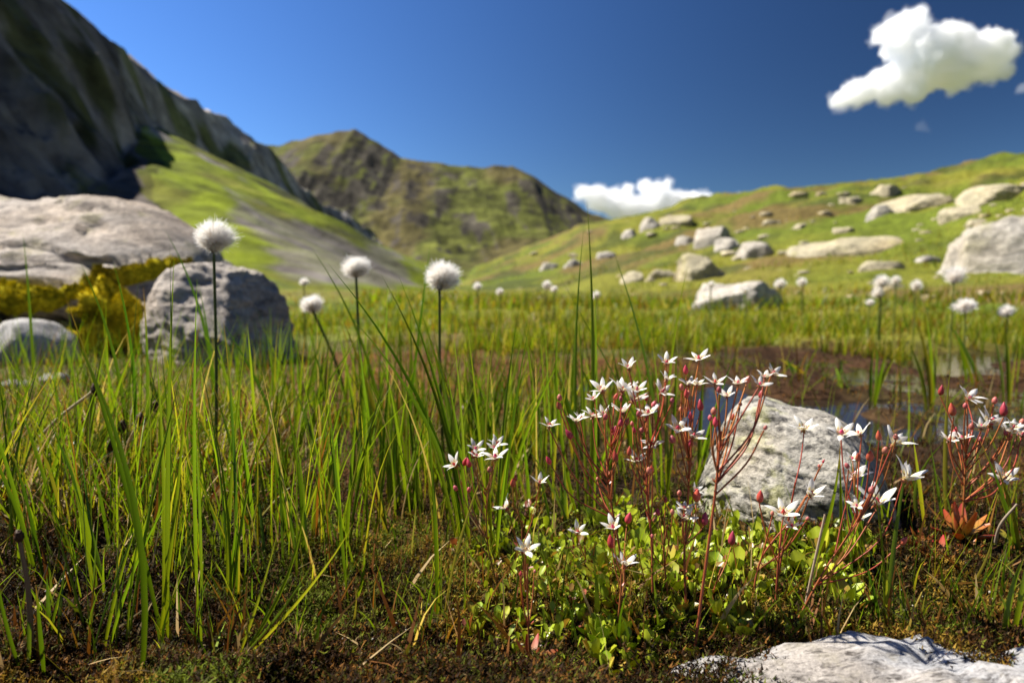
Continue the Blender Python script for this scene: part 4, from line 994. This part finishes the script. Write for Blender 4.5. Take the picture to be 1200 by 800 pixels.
def leaf_mesh(seed, kind='spoon'):
    rg = np.random.default_rng(seed); S, Wd = 8, 5
    t = np.linspace(0, 1, S); u = np.linspace(-1, 1, Wd); T, U = np.meshgrid(t, u, indexing='ij')
    if kind == 'spoon': w = .07 + .145 * sstep(.2, .75, T) ; w = w * np.sqrt(np.clip(1 - np.clip((T - .7) / .3, 0, 1) ** 2.2, .02, 1)); w[-2] *= rg.uniform(.9, 1.1)
    elif kind == 'lance': w = .13 * np.sin(np.pi * np.clip(T * .9 + .08, 0, 1)) ** .7
    bend = rg.uniform(-.1, .35)
    x = U * w; y = T; z = .22 * U ** 2 * w * 2 + bend * T ** 2 + rg.uniform(-.05, .05) * U
    th = .05 * (1 - U ** 2) * np.sin(np.pi * np.clip(T * .95 + .03, 0, 1))
    top = np.stack([x, y, z + th], -1).reshape(-1, 3); bot = np.stack([x, y, z - th], -1).reshape(-1, 3)
    f = grid_faces(S, Wd); n = len(top)
    base = np.array([.38, .40, .03]) if kind == 'spoon' else np.array([.24, .20, .025])
    tipc = np.array([.30, .36, .022]) if seed % 6 else np.array([.34, .20, .04])
    if kind != 'spoon': tipc = np.array([.40, .07, .03])
    c = base[None, None] * (1 - T[..., None]) + tipc * T[..., None]; c = c * (1 + .25 * (1 - np.abs(U))[..., None] * T[..., None])
    c = c.reshape(-1, 3)
    return mesh_np('leaf', np.concatenate([top, bot]), np.concatenate([f, f[:, ::-1] + n]), M_leaf, np.concatenate([c, c * .9]))
LEAVES = [leaf_mesh(s) for s in range(1, 8)]; RLEAVES = [leaf_mesh(s + 20, 'lance') for s in range(4)]
def add_leaves(root, off, n, size, rg, meshes=LEAVES, el=(.25, 1.15)):
    a0 = rg.uniform(0, 6.28)
    for i in range(n):
        l = link('leaf', meshes[rg.integers(len(meshes))], root, (off[0], off[1], off[2])); l.rotation_mode = 'QUATERNION'
        a = a0 + i * 2.4; e = el[0] + (el[1] - el[0]) * (i / max(1, n - 1)) + rg.normal(0, .1)
        l.rotation_quaternion = Quaternion((0, 0, 1), a) @ Quaternion((1, 0, 0), e); s = size * rg.uniform(.75, 1.15) * (1.05 - .25 * i / n)
        l.scale = (s, s, s)
SAXG = 'red stemmed starry white flowers'
def saxifrage(label, base, stem, flowers, buds, width=3.2, green=0.0, leaves=5, Yoff=0.0, leafsize=22, ovary='pink', seed=0, leafset=None):
    """base, stem nodes and heads in photo pixels; heads hang on the node given by index"""
    rg = np.random.default_rng(seed); g = G(*base); Y0 = g[1]
    root = empty('saxifrage', g); tag(root, label, 'flower', SAXG); o0 = g
    k = Y0 / 800
    pts = [g - np.array([0, 0, .003])] + [P(x, y, Y0 + Yoff * (i + 1) / len(stem)) for i, (x, y) in enumerate(stem)]
    path = smooth_path(pts, 18); v, f = tube(path - o0, width * .46 * k, width * .31 * k, 6)
    c = np.array([.32, .085, .03]) * (1 - green) + np.array([.12, .12, .02]) * green
    tcol = np.linspace(0, 1, len(path))[:, None]; cc = np.repeat((np.array([.22, .075, .024]) * (1 - tcol) + c * tcol), 6, 0)
    link('stem', mesh_np('stem', v, f, M_stem, cc), root)
    if len(flowers) >= 4:
        xs = [q[0] for q in flowers]; ys = [q[1] for q in flowers]
        flowers = list(flowers) + [(rg.uniform(min(xs), max(xs)), rg.uniform(min(ys), max(ys) - 8), rg.uniform(17, 23), 2) for _ in range(2)]
        buds = list(buds) + [(rg.uniform(min(xs), max(xs)), rg.uniform(min(ys) + 8, min(max(ys) + 45, stem[-1][1] + 30)), rg.uniform(9, 14), 2) for _ in range(len(flowers) // 2 + 2)]
    for lst, isb in ((flowers, 0), (buds, 1)):
        for it in lst:
            x, y, w, ni = it[:4]; kind = it[4] if len(it) > 4 else (ovary if rg.uniform() > .3 else 'pink')
            Yf = Y0 + Yoff + rg.uniform(-.014, .014)
            pos = P(x, y + (.22 * w if not isb else .4 * w), Yf)
            lat = np.hypot(path[:, 0] - pos[0], path[:, 1] - pos[1]); drop = pos[2] - path[:, 2]
            sc_ = np.abs(drop - (.9 * lat + .012 * (1 + rg.uniform(0, 1)))) + (np.arange(len(path)) < len(path) * .35) * .03
            n0 = path[int(np.argmin(sc_))]
            dx = (pos - n0)[0]; d = pos - n0; L = np.linalg.norm(d)
            out = (x - 800) * 0
            if isb: ax = np.array([dx * 3 / max(L, 1e-4) * .15 + rg.normal(0, .15), -.1 + rg.normal(0, .15), 1])
            else: ax = np.array([rg.normal(0, .28) + .25 * dx / max(L, 1e-4), -.26 + rg.normal(0, .2), 1])
            if L > 0.002:
                axn = ax / np.linalg.norm(ax)
                mid = n0 + d * .5 + np.array([dx * .13, 0, -abs(dx) * .10]) + rg.normal(0, .03, 3) * L
                pth = smooth_path([n0, mid, pos - axn * .12 * w * k], 10)
                v, f = tube(pth - o0, width * .29 * k, width * .22 * k, 5)
                link('pedicel', mesh_np('pedicel', v, f, M_stem, np.tile(c * rg.uniform(.8, 1.5), (len(v), 1))), root)
                b = link('bract', RLEAVES[rg.integers(4)], root, [float(q) for q in n0 - o0]); b.rotation_mode = 'QUATERNION'
                b.rotation_quaternion = axis_quat((0, 0, 1), rg.uniform(0, 6.28)) @ Quaternion((1, 0, 0), .7); s = rg.uniform(5, 10) * k; b.scale = (s, s, s)
            if isb:
                b = link('bud', BUD if (w > 15 or rg.uniform() > .5) else BUD2, root, [float(q) for q in pos - o0]); b.rotation_mode = 'QUATERNION'
                b.rotation_quaternion = axis_quat(ax, rg.uniform(0, 6.28)); s = w * k * 1.15; b.scale = (s, s, s)
            else: add_flower(root, pos, ax, w * .68 * k, kind, rg)
    if leaves: add_leaves(root, (0, 0, 0), leaves, leafsize * k, rg, leafset or LEAVES)
    return root
saxifrage('leftmost slender plant with five small white flowers above dark peat', (590, 706), [(572, 640), (570, 575)], [(534, 540, 25, 2), (557, 522, 22, 2), (582, 516, 22, 2), (581, 531, 27, 2)], [(551, 542, 13, 2)], 2.4, .4, 3, seed=1)
saxifrage('thin branching plant with two white flowers left of the middle', (617, 700), [(612, 640), (612, 610)], [(594, 590, 26, 2), (632, 562, 24, 2)], [(601, 565, 13, 2), (604, 560, 9, 2)], 2.4, .2, 4, seed=2)
saxifrage('single low white flower on a red stem over a bronze leaf rosette, middle', (621, 774), [(619, 720), (618, 660)], [(616, 638, 29, 2, 'cream')], [(610, 672, 8, 1), (626, 668, 8, 1)], 3.4, .0, 8, seed=3, leafsize=34, leafset=RLEAVES)
saxifrage('lone white flower on a short dark stem behind the green leaves', (690, 668), [(685, 640)], [(677, 619, 23, 1)], [], 2.6, 0, 4, seed=4)
saxifrage('plant with the lowest white flower and fat red buds, on two dark stems', (722, 742), [(727, 700), (728, 672)], [(732, 656, 32, 2), (719, 613, 29, 2)], [(717, 634, 19, 2), (735, 606, 17, 2)], 3.2, 0, 5, seed=5)
saxifrage('left half of the big flower cluster, many white stars on red branches', (738, 700), [(722, 620), (712, 560), (716, 525)], [(644, 495, 22, 2), (675, 490, 20, 2), (695, 483, 26, 2), (707, 482, 22, 3), (706, 452, 28, 3), (729, 453, 32, 3), (741, 463, 33, 3), (730, 478, 28, 3)], [(670, 508, 15, 2), (721, 505, 15, 3), (734, 494, 11, 3), (722, 535, 14, 2), (728, 466, 10, 3), (700, 560, 7, 1)], 3.2, 0, 5, seed=6)
saxifrage('centre of the big flower cluster, with the flower standing highest at left', (765, 716), [(764, 640), (758, 570), (762, 520)], [(737, 427, 23, 3), (775, 455, 25, 3), (781, 441, 21, 3), (781, 421, 23, 3), (760, 479, 26, 3), (747, 535, 26, 2)], [(765, 472, 14, 3), (751, 502, 13, 3), (757, 490, 10, 3), (741, 495, 10, 3), (787, 468, 10, 3)], 3.4, 0, 5, seed=7)
saxifrage('upright red plant carrying the highest white flower of the cluster', (805, 724), [(802, 650), (806, 590), (808, 540)], [(794, 497, 29, 3), (812, 507, 27, 3), (819, 416, 25, 3), (807, 447, 22, 3), (817, 447, 22, 3), (801, 602, 27, 1)], [(789, 513, 15, 2), (809, 487, 11, 3), (821, 475, 15, 3), (804, 433, 13, 3), (816, 580, 18, 1), (825, 607, 19, 1), (796, 576, 12, 1)], 3.4, 0, 5, seed=8)
saxifrage('right arm of the cluster, one flower reaching out over the speckled rock', (812, 772), [(826, 670), (838, 580), (845, 505)], [(838, 444, 24, 3), (865, 445, 24, 3), (852, 460, 22, 3), (905, 433, 24, 3, 'pink')], [(836, 480, 15, 3), (875, 443, 15, 3), (843, 455, 13, 3), (833, 488, 12, 3)], 4.4, .1, 6, seed=9, leafsize=30)
saxifrage('single flower on a straight red stem before the speckled rock', (905, 706), [(920, 630), (932, 565)], [(942, 497, 32, 2, 'cream')], [(960, 545, 7, 2), (964, 540, 6, 2)], 3.0, 0, 5, seed=10)
saxifrage('pair of flowers low before the speckled rock on a forked red stem', (908, 722), [(912, 660), (916, 625)], [(918, 595, 34, 2), (949, 574, 32, 2)], [(890, 581, 17, 1)], 3.4, 0, 6, seed=11)
saxifrage('leaning red plant with the six largest flowers right of the speckled rock', (925, 738), [(965, 670), (1005, 612)], [(1027, 582, 46, 2), (1060, 552, 44, 2, 'cream'), (1000, 552, 36, 2, 'pink'), (1047, 513, 36, 2, 'cream'), (986, 502, 30, 2), (1008, 504, 26, 2), (1008, 602, 24, 2)], [(1030, 510, 14, 2), (1019, 533, 17, 2)], 3.2, 0, 6, seed=12)
saxifrage('dark red plant at the right edge above the red leaved rosette', (1126, 632), [(1130, 575), (1132, 530)], [(1135, 459, 30, 2), (1160, 489, 40, 2), (1112, 511, 24, 2), (1127, 510, 22, 2), (1150, 497, 22, 2), (1182, 502, 32, 2), (1198, 505, 24, 2)], [(1117, 480, 17, 2), (1176, 480, 18, 2), (1102, 457, 14, 2), (1131, 474, 11, 2), (1138, 498, 13, 2), (1178, 505, 12, 2)], 3.2, 0, 14, seed=13, leafsize=46, leafset=RLEAVES)
saxifrage('flower near the right edge on a dark stem behind the red leaved rosette', (1186, 640), [(1182, 600), (1178, 575)], [(1177, 553, 34, 2, 'cream')], [(1186, 590, 9, 1)], 2.8, .2, 4, seed=14)
saxifrage('solitary crimson bud on a leaning stem under the speckled rock', (832, 700), [(845, 665)], [], [(857, 630, 20, 1)], 2.6, 0, 4, seed=15)
saxifrage('tiny fallen pink bud with a white tip at the bottom, left of the stem bases', (656, 806), [(655, 796)], [], [(655, 790, 15, 1)], 2.2, 0, 0, seed=16)
saxifrage('forked plant with two bare red branches beside the leaning stem', (880, 712), [(892, 655), (930, 605)], [(928, 612, 20, 2)], [(905, 600, 9, 2), (945, 606, 8, 2)], 3.0, 0, 5, seed=17)
saxifrage('short reddish stem with small buds amid the low cluster stems', (785, 712), [(778, 650), (782, 615)], [], [(772, 600, 10, 2), (788, 598, 11, 2), (780, 585, 9, 2), (765, 627, 8, 1)], 2.8, 0, 5, seed=18)

# leafy rosettes: the green carpet under the flowers
def rosettes():
    rg = np.random.default_rng(77); pts = []
    tries = 0
    while len(pts) < 104 and tries < 6000:
        tries += 1
        px, py = rg.uniform(550, 1018), rg.uniform(625, 792)
        dens = 1.0 if (670 < px < 1005 and 645 < py < 770) else 0.6
        if px < 640 and py > 760: dens *= .3
        if px > 815 and py > 752 - 0: continue
        if px < 690 and py > 735: dens *= .3
        if rg.uniform() > dens: continue
        if any(abs(px - a) < 22 and abs(py - b) < 13 for a, b in pts): continue
        pts.append((px, py))
    pts += [(1085, 640), (1135, 645), (1100, 655)]
    for i, (px, py) in enumerate(pts):
        g = G(px, py); k = g[1] / 800
        red = i >= len(pts) - 3
        size = rg.uniform(26, 42) if 690 < px < 1000 else rg.uniform(16, 28)
        w = 'red and yellow pointed' if red else ('large' if size > 35 else ('small' if size < 25 else 'fleshy'))
        lab = unique_label([f'{w} leaf rosette', f'{w} spoon leaved rosette' if not red else f'{w} rosette', f'{w} yellow green rosette' if not red else f'{w} plant'], px, py)
        root = empty('leaf_rosette', g - np.array([0, 0, .002])); tag(root, lab or 'small yellow green leaf rosette in the leafy carpet under the flowers', 'rosette', 'leaf rosettes of the carpet under the flowers')
        add_leaves(root, (0, 0, 0), 8 + int(rg.integers(4)) if not red else 11, size * (1.35 if red else 1) * k, rg, RLEAVES if red else LEAVES, (.3, 1.3) if not red else (.1, .8))
rosettes()
# small seedlings and leaves between the rosettes, past counting
def seedlings():
    rg = np.random.default_rng(78); vs, fs, cs, k = [], [], [], 0
    src = []
    for m in LEAVES:
        v = np.zeros(len(m.vertices) * 3, np.float32); m.vertices.foreach_get('co', v); v = v.reshape(-1, 3)[:40]
        src.append(v)
    f0 = grid_faces(8, 5)
    n = 0
    while n < 2200:
        px, py = rg.uniform(520, 1030), rg.uniform(600, 800)
        m = math.exp(-((px - 800) / 215) ** 2 - ((py - 705) / 80) ** 2)
        if rg.uniform() > m or (px > 820 and py > 760): continue
        Y = CAM_H * 800 / (py - 330); x = (px - 600) / 800 * Y
        g = np.array([x, Y, GZ(x, Y)]); s = rg.uniform(9, 21) * Y / 800
        q = Quaternion((0, 0, 1), rg.uniform(0, 6.28)) @ Quaternion((1, 0, 0), rg.uniform(.1, 1.3)); M3 = np.array(q.to_matrix())
        v = (src[rg.integers(7)] * s) @ M3.T + g + np.array([rg.normal(0, .002), rg.normal(0, .002), rg.uniform(0, .004)])
        vs.append(v); fs.append(f0 + k); k += 40; n += 1
        c = np.array([.30, .37, .022]) if rg.uniform() > .15 else np.array([.26, .15, .04])
        if rg.uniform() < .06: c = np.array([.35, .10, .06])
        cs.append(np.tile(c * rg.uniform(.6, 1.25), (40, 1)))
    o = link('leafy_ground_cover', mesh_np('leafy_ground_cover', np.concatenate(vs), np.concatenate(fs), leaf_mat('seedling_leaf', None, .32, .35, .45, 0, (1.3, 1.25, .4)), np.concatenate(cs)))
    tag(o, 'tiny fleshy green and bronze leaves filling the gaps of the leafy carpet', 'ground cover', kind='stuff')
seedlings()

# ---------------------------------------------------------------- cotton grass
M_fluff = leaf_mat('cotton_fluff', None, .5, .9, .05, 0, (1, 1, 1))
def fluff_mesh(n, R_, wid, seed):
    """fibres that start at the top of the stalk and bend out into a ball; origin at the base of the head"""
    rg = np.random.default_rng(seed)
    d = rg.normal(size=(n, 3)); d[:, 2] = d[:, 2] * .95 + .22; d /= np.linalg.norm(d, axis=1)[:, None]
    lump_ = 1 + .22 * fbm(d[:, 0] * 1.7 + seed * 5, d[:, 1] * 1.7, d[:, 2] * 1.7, 3, seed)
    r = R_ * lump_ * (1 + .09 * rg.normal(size=n)) * rg.uniform(.55, 1.02, n) ** .35
    ctr = np.array([0, 0, R_ * .80])
    tip = ctr + d * r[:, None] * np.array([1.08, 1.08, .92]) + np.array([.16, .05, -.05]) * (r ** 2 / R_)[:, None] * rg.uniform(.4, 1.2)
    st = np.stack([rg.normal(0, .08, n) * R_, rg.normal(0, .08, n) * R_, rg.uniform(0.05, .55, n) * R_], -1)
    mid = st * .45 + tip * .55 + np.array([0, 0, .12 * R_]) + rg.normal(0, .05 * R_, (n, 3))
    S = 4; t = np.linspace(0, 1, S + 1)[None, :, None]
    c = st[:, None] * (1 - t) ** 2 + mid[:, None] * 2 * t * (1 - t) + tip[:, None] * t ** 2
    c = c + rg.normal(0, .02 * R_, c.shape)
    s = rg.normal(size=(n, 3)); s /= np.linalg.norm(s, axis=1)[:, None]
    w = wid * np.array([.7, .9, 1, .8, .35])[None, :, None]
    v = np.stack([c - s[:, None] * w, c + s[:, None] * w], 2).reshape(-1, 3)
    b = (np.arange(n) * (S + 1) * 2)[:, None] + (np.arange(S) * 2)[None]
    f = np.stack([b, b + 1, b + 3, b + 2], -1).reshape(-1, 4)
    tt = np.linspace(0, 1, S + 1)
    col = np.array([.75, .63, .50])[None] * (1 - tt[:, None]) ** 1.5 + np.array([.95, .94, .91])[None] * (1 - (1 - tt[:, None]) ** 1.5)
    cc = np.tile(np.repeat(col, 2, 0), (n, 1))
    return mesh_np('fluff', v, f, M_fluff, cc)
CORE = lathe_mesh('seed_head', [(.0, -.05), (.10, -.02), (.20, .15), (.30, .42), (.22, .78), (.0, .95)], 10, M_straw, (.07, .05, .03), (.42, .34, .25))
FLUFF = [fluff_mesh(2900, 1.0, .010, s) for s in range(2)] + [fluff_mesh(520, 1.0, .03, 9)]
def cotton(label, head, w, Y, base, group, near=True, bend=0.0, squash=1.0, seed=0):
    rg = np.random.default_rng(seed); R_ = w * Y / 800 * .5
    hb = P(head[0], head[1], Y) - np.array([0, 0, R_ * .8])
    g = G(*base) if base else np.array([hb[0], Y, GZ(hb[0], Y)])
    if base: hb = P(head[0], head[1], Y) - np.array([0, 0, R_ * .8]); g = np.array([g[0] * Y / g[1], Y, GZ(g[0] * Y / g[1], Y)])
    root = empty('cotton_grass', g); tag(root, label, 'cotton grass', group)
    mid = (g + hb) / 2 + np.array([bend * Y / 800, 0, 0])
    v, f = tube(smooth_path([g - np.array([0, 0, .003]), mid, hb + np.array([0, 0, R_ * .1])], 14) - g, 2.1 * Y / 800 * (1 if near else .45), 1.7 * Y / 800 * (1 if near else .45), 6)
    link('stem', mesh_np('stem', v, f, M_stem, np.tile(np.array([.06, .085, .014]) if near else np.array([.12, .15, .03]), (len(v), 1))), root)
    h = link('seed_head', CORE, root, [float(q) for q in hb - g]); h.scale = (R_, R_, R_ * squash); h.rotation_euler = (rg.normal(0, .12), rg.normal(0, .18), rg.uniform(0, 6))
    link('fluff', FLUFF[seed % 2] if near else FLUFF[2], h)
CG = 'white cotton grass heads standing in the near bog'
cotton('tallest cotton grass, its large white tuft in front of the left boulders', (250, 277), 46, .56, (252, 560), CG, bend=2, seed=0)
cotton('cotton grass with the big round white tuft left of centre, on a straight dark stem', (515, 323), 42, .65, (520, 540), CG, bend=-2, seed=1)
cotton('mid sized cotton tuft standing before the grey valley floor', (417, 313), 31, .85, (432, 480), CG, bend=-3, seed=2)
cotton('lowest and smallest near cotton tuft, its stem leaning right', (367, 356), 26, 1.0, (408, 460), CG, bend=4, seed=3)
CG2 = 'far out of focus cotton grass heads beyond the pool'
for i, (lab, px, py, w, Y) in enumerate([
  ('far cotton head highest of the right hand row, near the big boulder', 1118, 322, 25, 1.75), ('flattened far cotton head, lowest at the right', 1132, 354, 27, 1.6),
  ('upper head of the tight far pair above the pool', 1034, 329, 20, 2.1), ('lower head of the tight far pair above the pool', 1031, 342, 15, 2.1), ('far cotton head right beside the tight pair', 1050, 328, 13, 2.3), ('small far cotton head between the tight pair and the highest one', 1073, 334, 15, 2.2),
  ('left one of the two far cotton heads by the broad flat boulder', 914, 332, 15, 2.5), ('right one of the two far cotton heads by the broad flat boulder', 941, 330, 13, 2.6),
  ('far cotton head leftmost of those right of the centre tuft', 560, 335, 11, 2.6), ('low far cotton head beside the leftmost one', 586, 341, 10, 2.8), ('far cotton head in the meadow left of the tall blades', 640, 333, 12, 2.6), ('small far cotton head right behind the meadow one', 650, 338, 9, 2.7),
  ('faint far cotton head at the right edge in the grass', 1181, 364, 18, 1.7), ('tiny far cotton head in front of the broad flat boulder', 833, 333, 10, 2.7), ('tiny far cotton head right side of the broad flat boulder', 874, 340, 10, 2.6), ('far cotton head just left of the small near tuft', 356, 330, 12, 2.2), ('far cotton head behind the tall blade pair', 700, 345, 11, 2.6), ('dim far cotton head low over the middle of the pool', 1019, 354, 10, 2.0)]):
    cotton(lab, (px, py), w, Y, None, CG2, near=False, squash=.75 if i == 1 else 1.0, seed=i + 10)

# ---------------------------------------------------------------- dead stalks with dark heads on the left hummock
def dead_stalk(label, base, mid, tip, w, col, head=True, name='dead_sedge_stalk'):
    g = G(*base); Y = g[1]; root = empty(name, g); tag(root, label, 'dead stalk', 'dead stalks in the left hummock')
    pts = [g - np.array([0, 0, .002]), P(mid[0], mid[1], Y - .01), P(tip[0], tip[1], Y - .015)]
    v, f = tube(smooth_path(pts, 12) - g, w * .5 * Y / 800, w * .32 * Y / 800, 5)
    link('stalk', mesh_np('stalk', v, f, M_straw, np.tile(np.array(col), (len(v), 1))), root)
    if head:
        vv, ff = ICO[3]; d = 1 + .3 * fbm(vv[:, 0] * 3 + tip[0], vv[:, 1] * 3, vv[:, 2] * 3, 3, int(tip[0]))
        s = 6.0 * Y / 800
        link('seed_head', mesh_np('seed_head', vv * d[:, None] * s * np.array([.8, .8, 1.2]) + pts[2] - g, ff, M_straw, np.tile(np.array([.06, .03, .015]), (len(vv), 1))), root)
dead_stalk('long pale straw stalk slanting up right to a dark knob', (10, 560), (58, 500), (112, 456), 5, (.45, .38, .24))
dead_stalk('short upright green stalk with a black seed knob', (92, 590), (118, 560), (130, 522), 4, (.06, .09, .02))
dead_stalk('pale thick straw leaning right with a brown tip', (112, 575), (140, 535), (165, 492), 5, (.5, .42, .26))
dead_stalk('brown knobbed stalk standing right of the pale thick straw', (135, 560), (140, 530), (143, 500), 3, (.08, .06, .02))
dead_stalk('thin straw with a ragged brown head above the hummock', (178, 530), (180, 500), (183, 476), 3, (.35, .25, .10))
dead_stalk('grey brown withered stem standing at the left edge with a bent top', (37, 770), (33, 690), (22, 628), 7, (.20, .15, .10))
dead_stalk('long tan straw lying to the right behind the splayed sedge', (205, 570), (250, 555), (312, 540), 5, (.50, .36, .14), False)
dead_stalk('straw lying low across the hummock, pointing right', (150, 560), (180, 548), (215, 535), 4, (.5, .42, .28), False)
dead_stalk('crooked pale stalk rising beside the leaning red stem', (940, 726), (952, 670), (967, 602), 4, (.42, .32, .22), False)
dead_stalk('bent grey twig over the red leaved rosette at right', (1165, 640), (1172, 615), (1192, 590), 4, (.35, .28, .2), False)
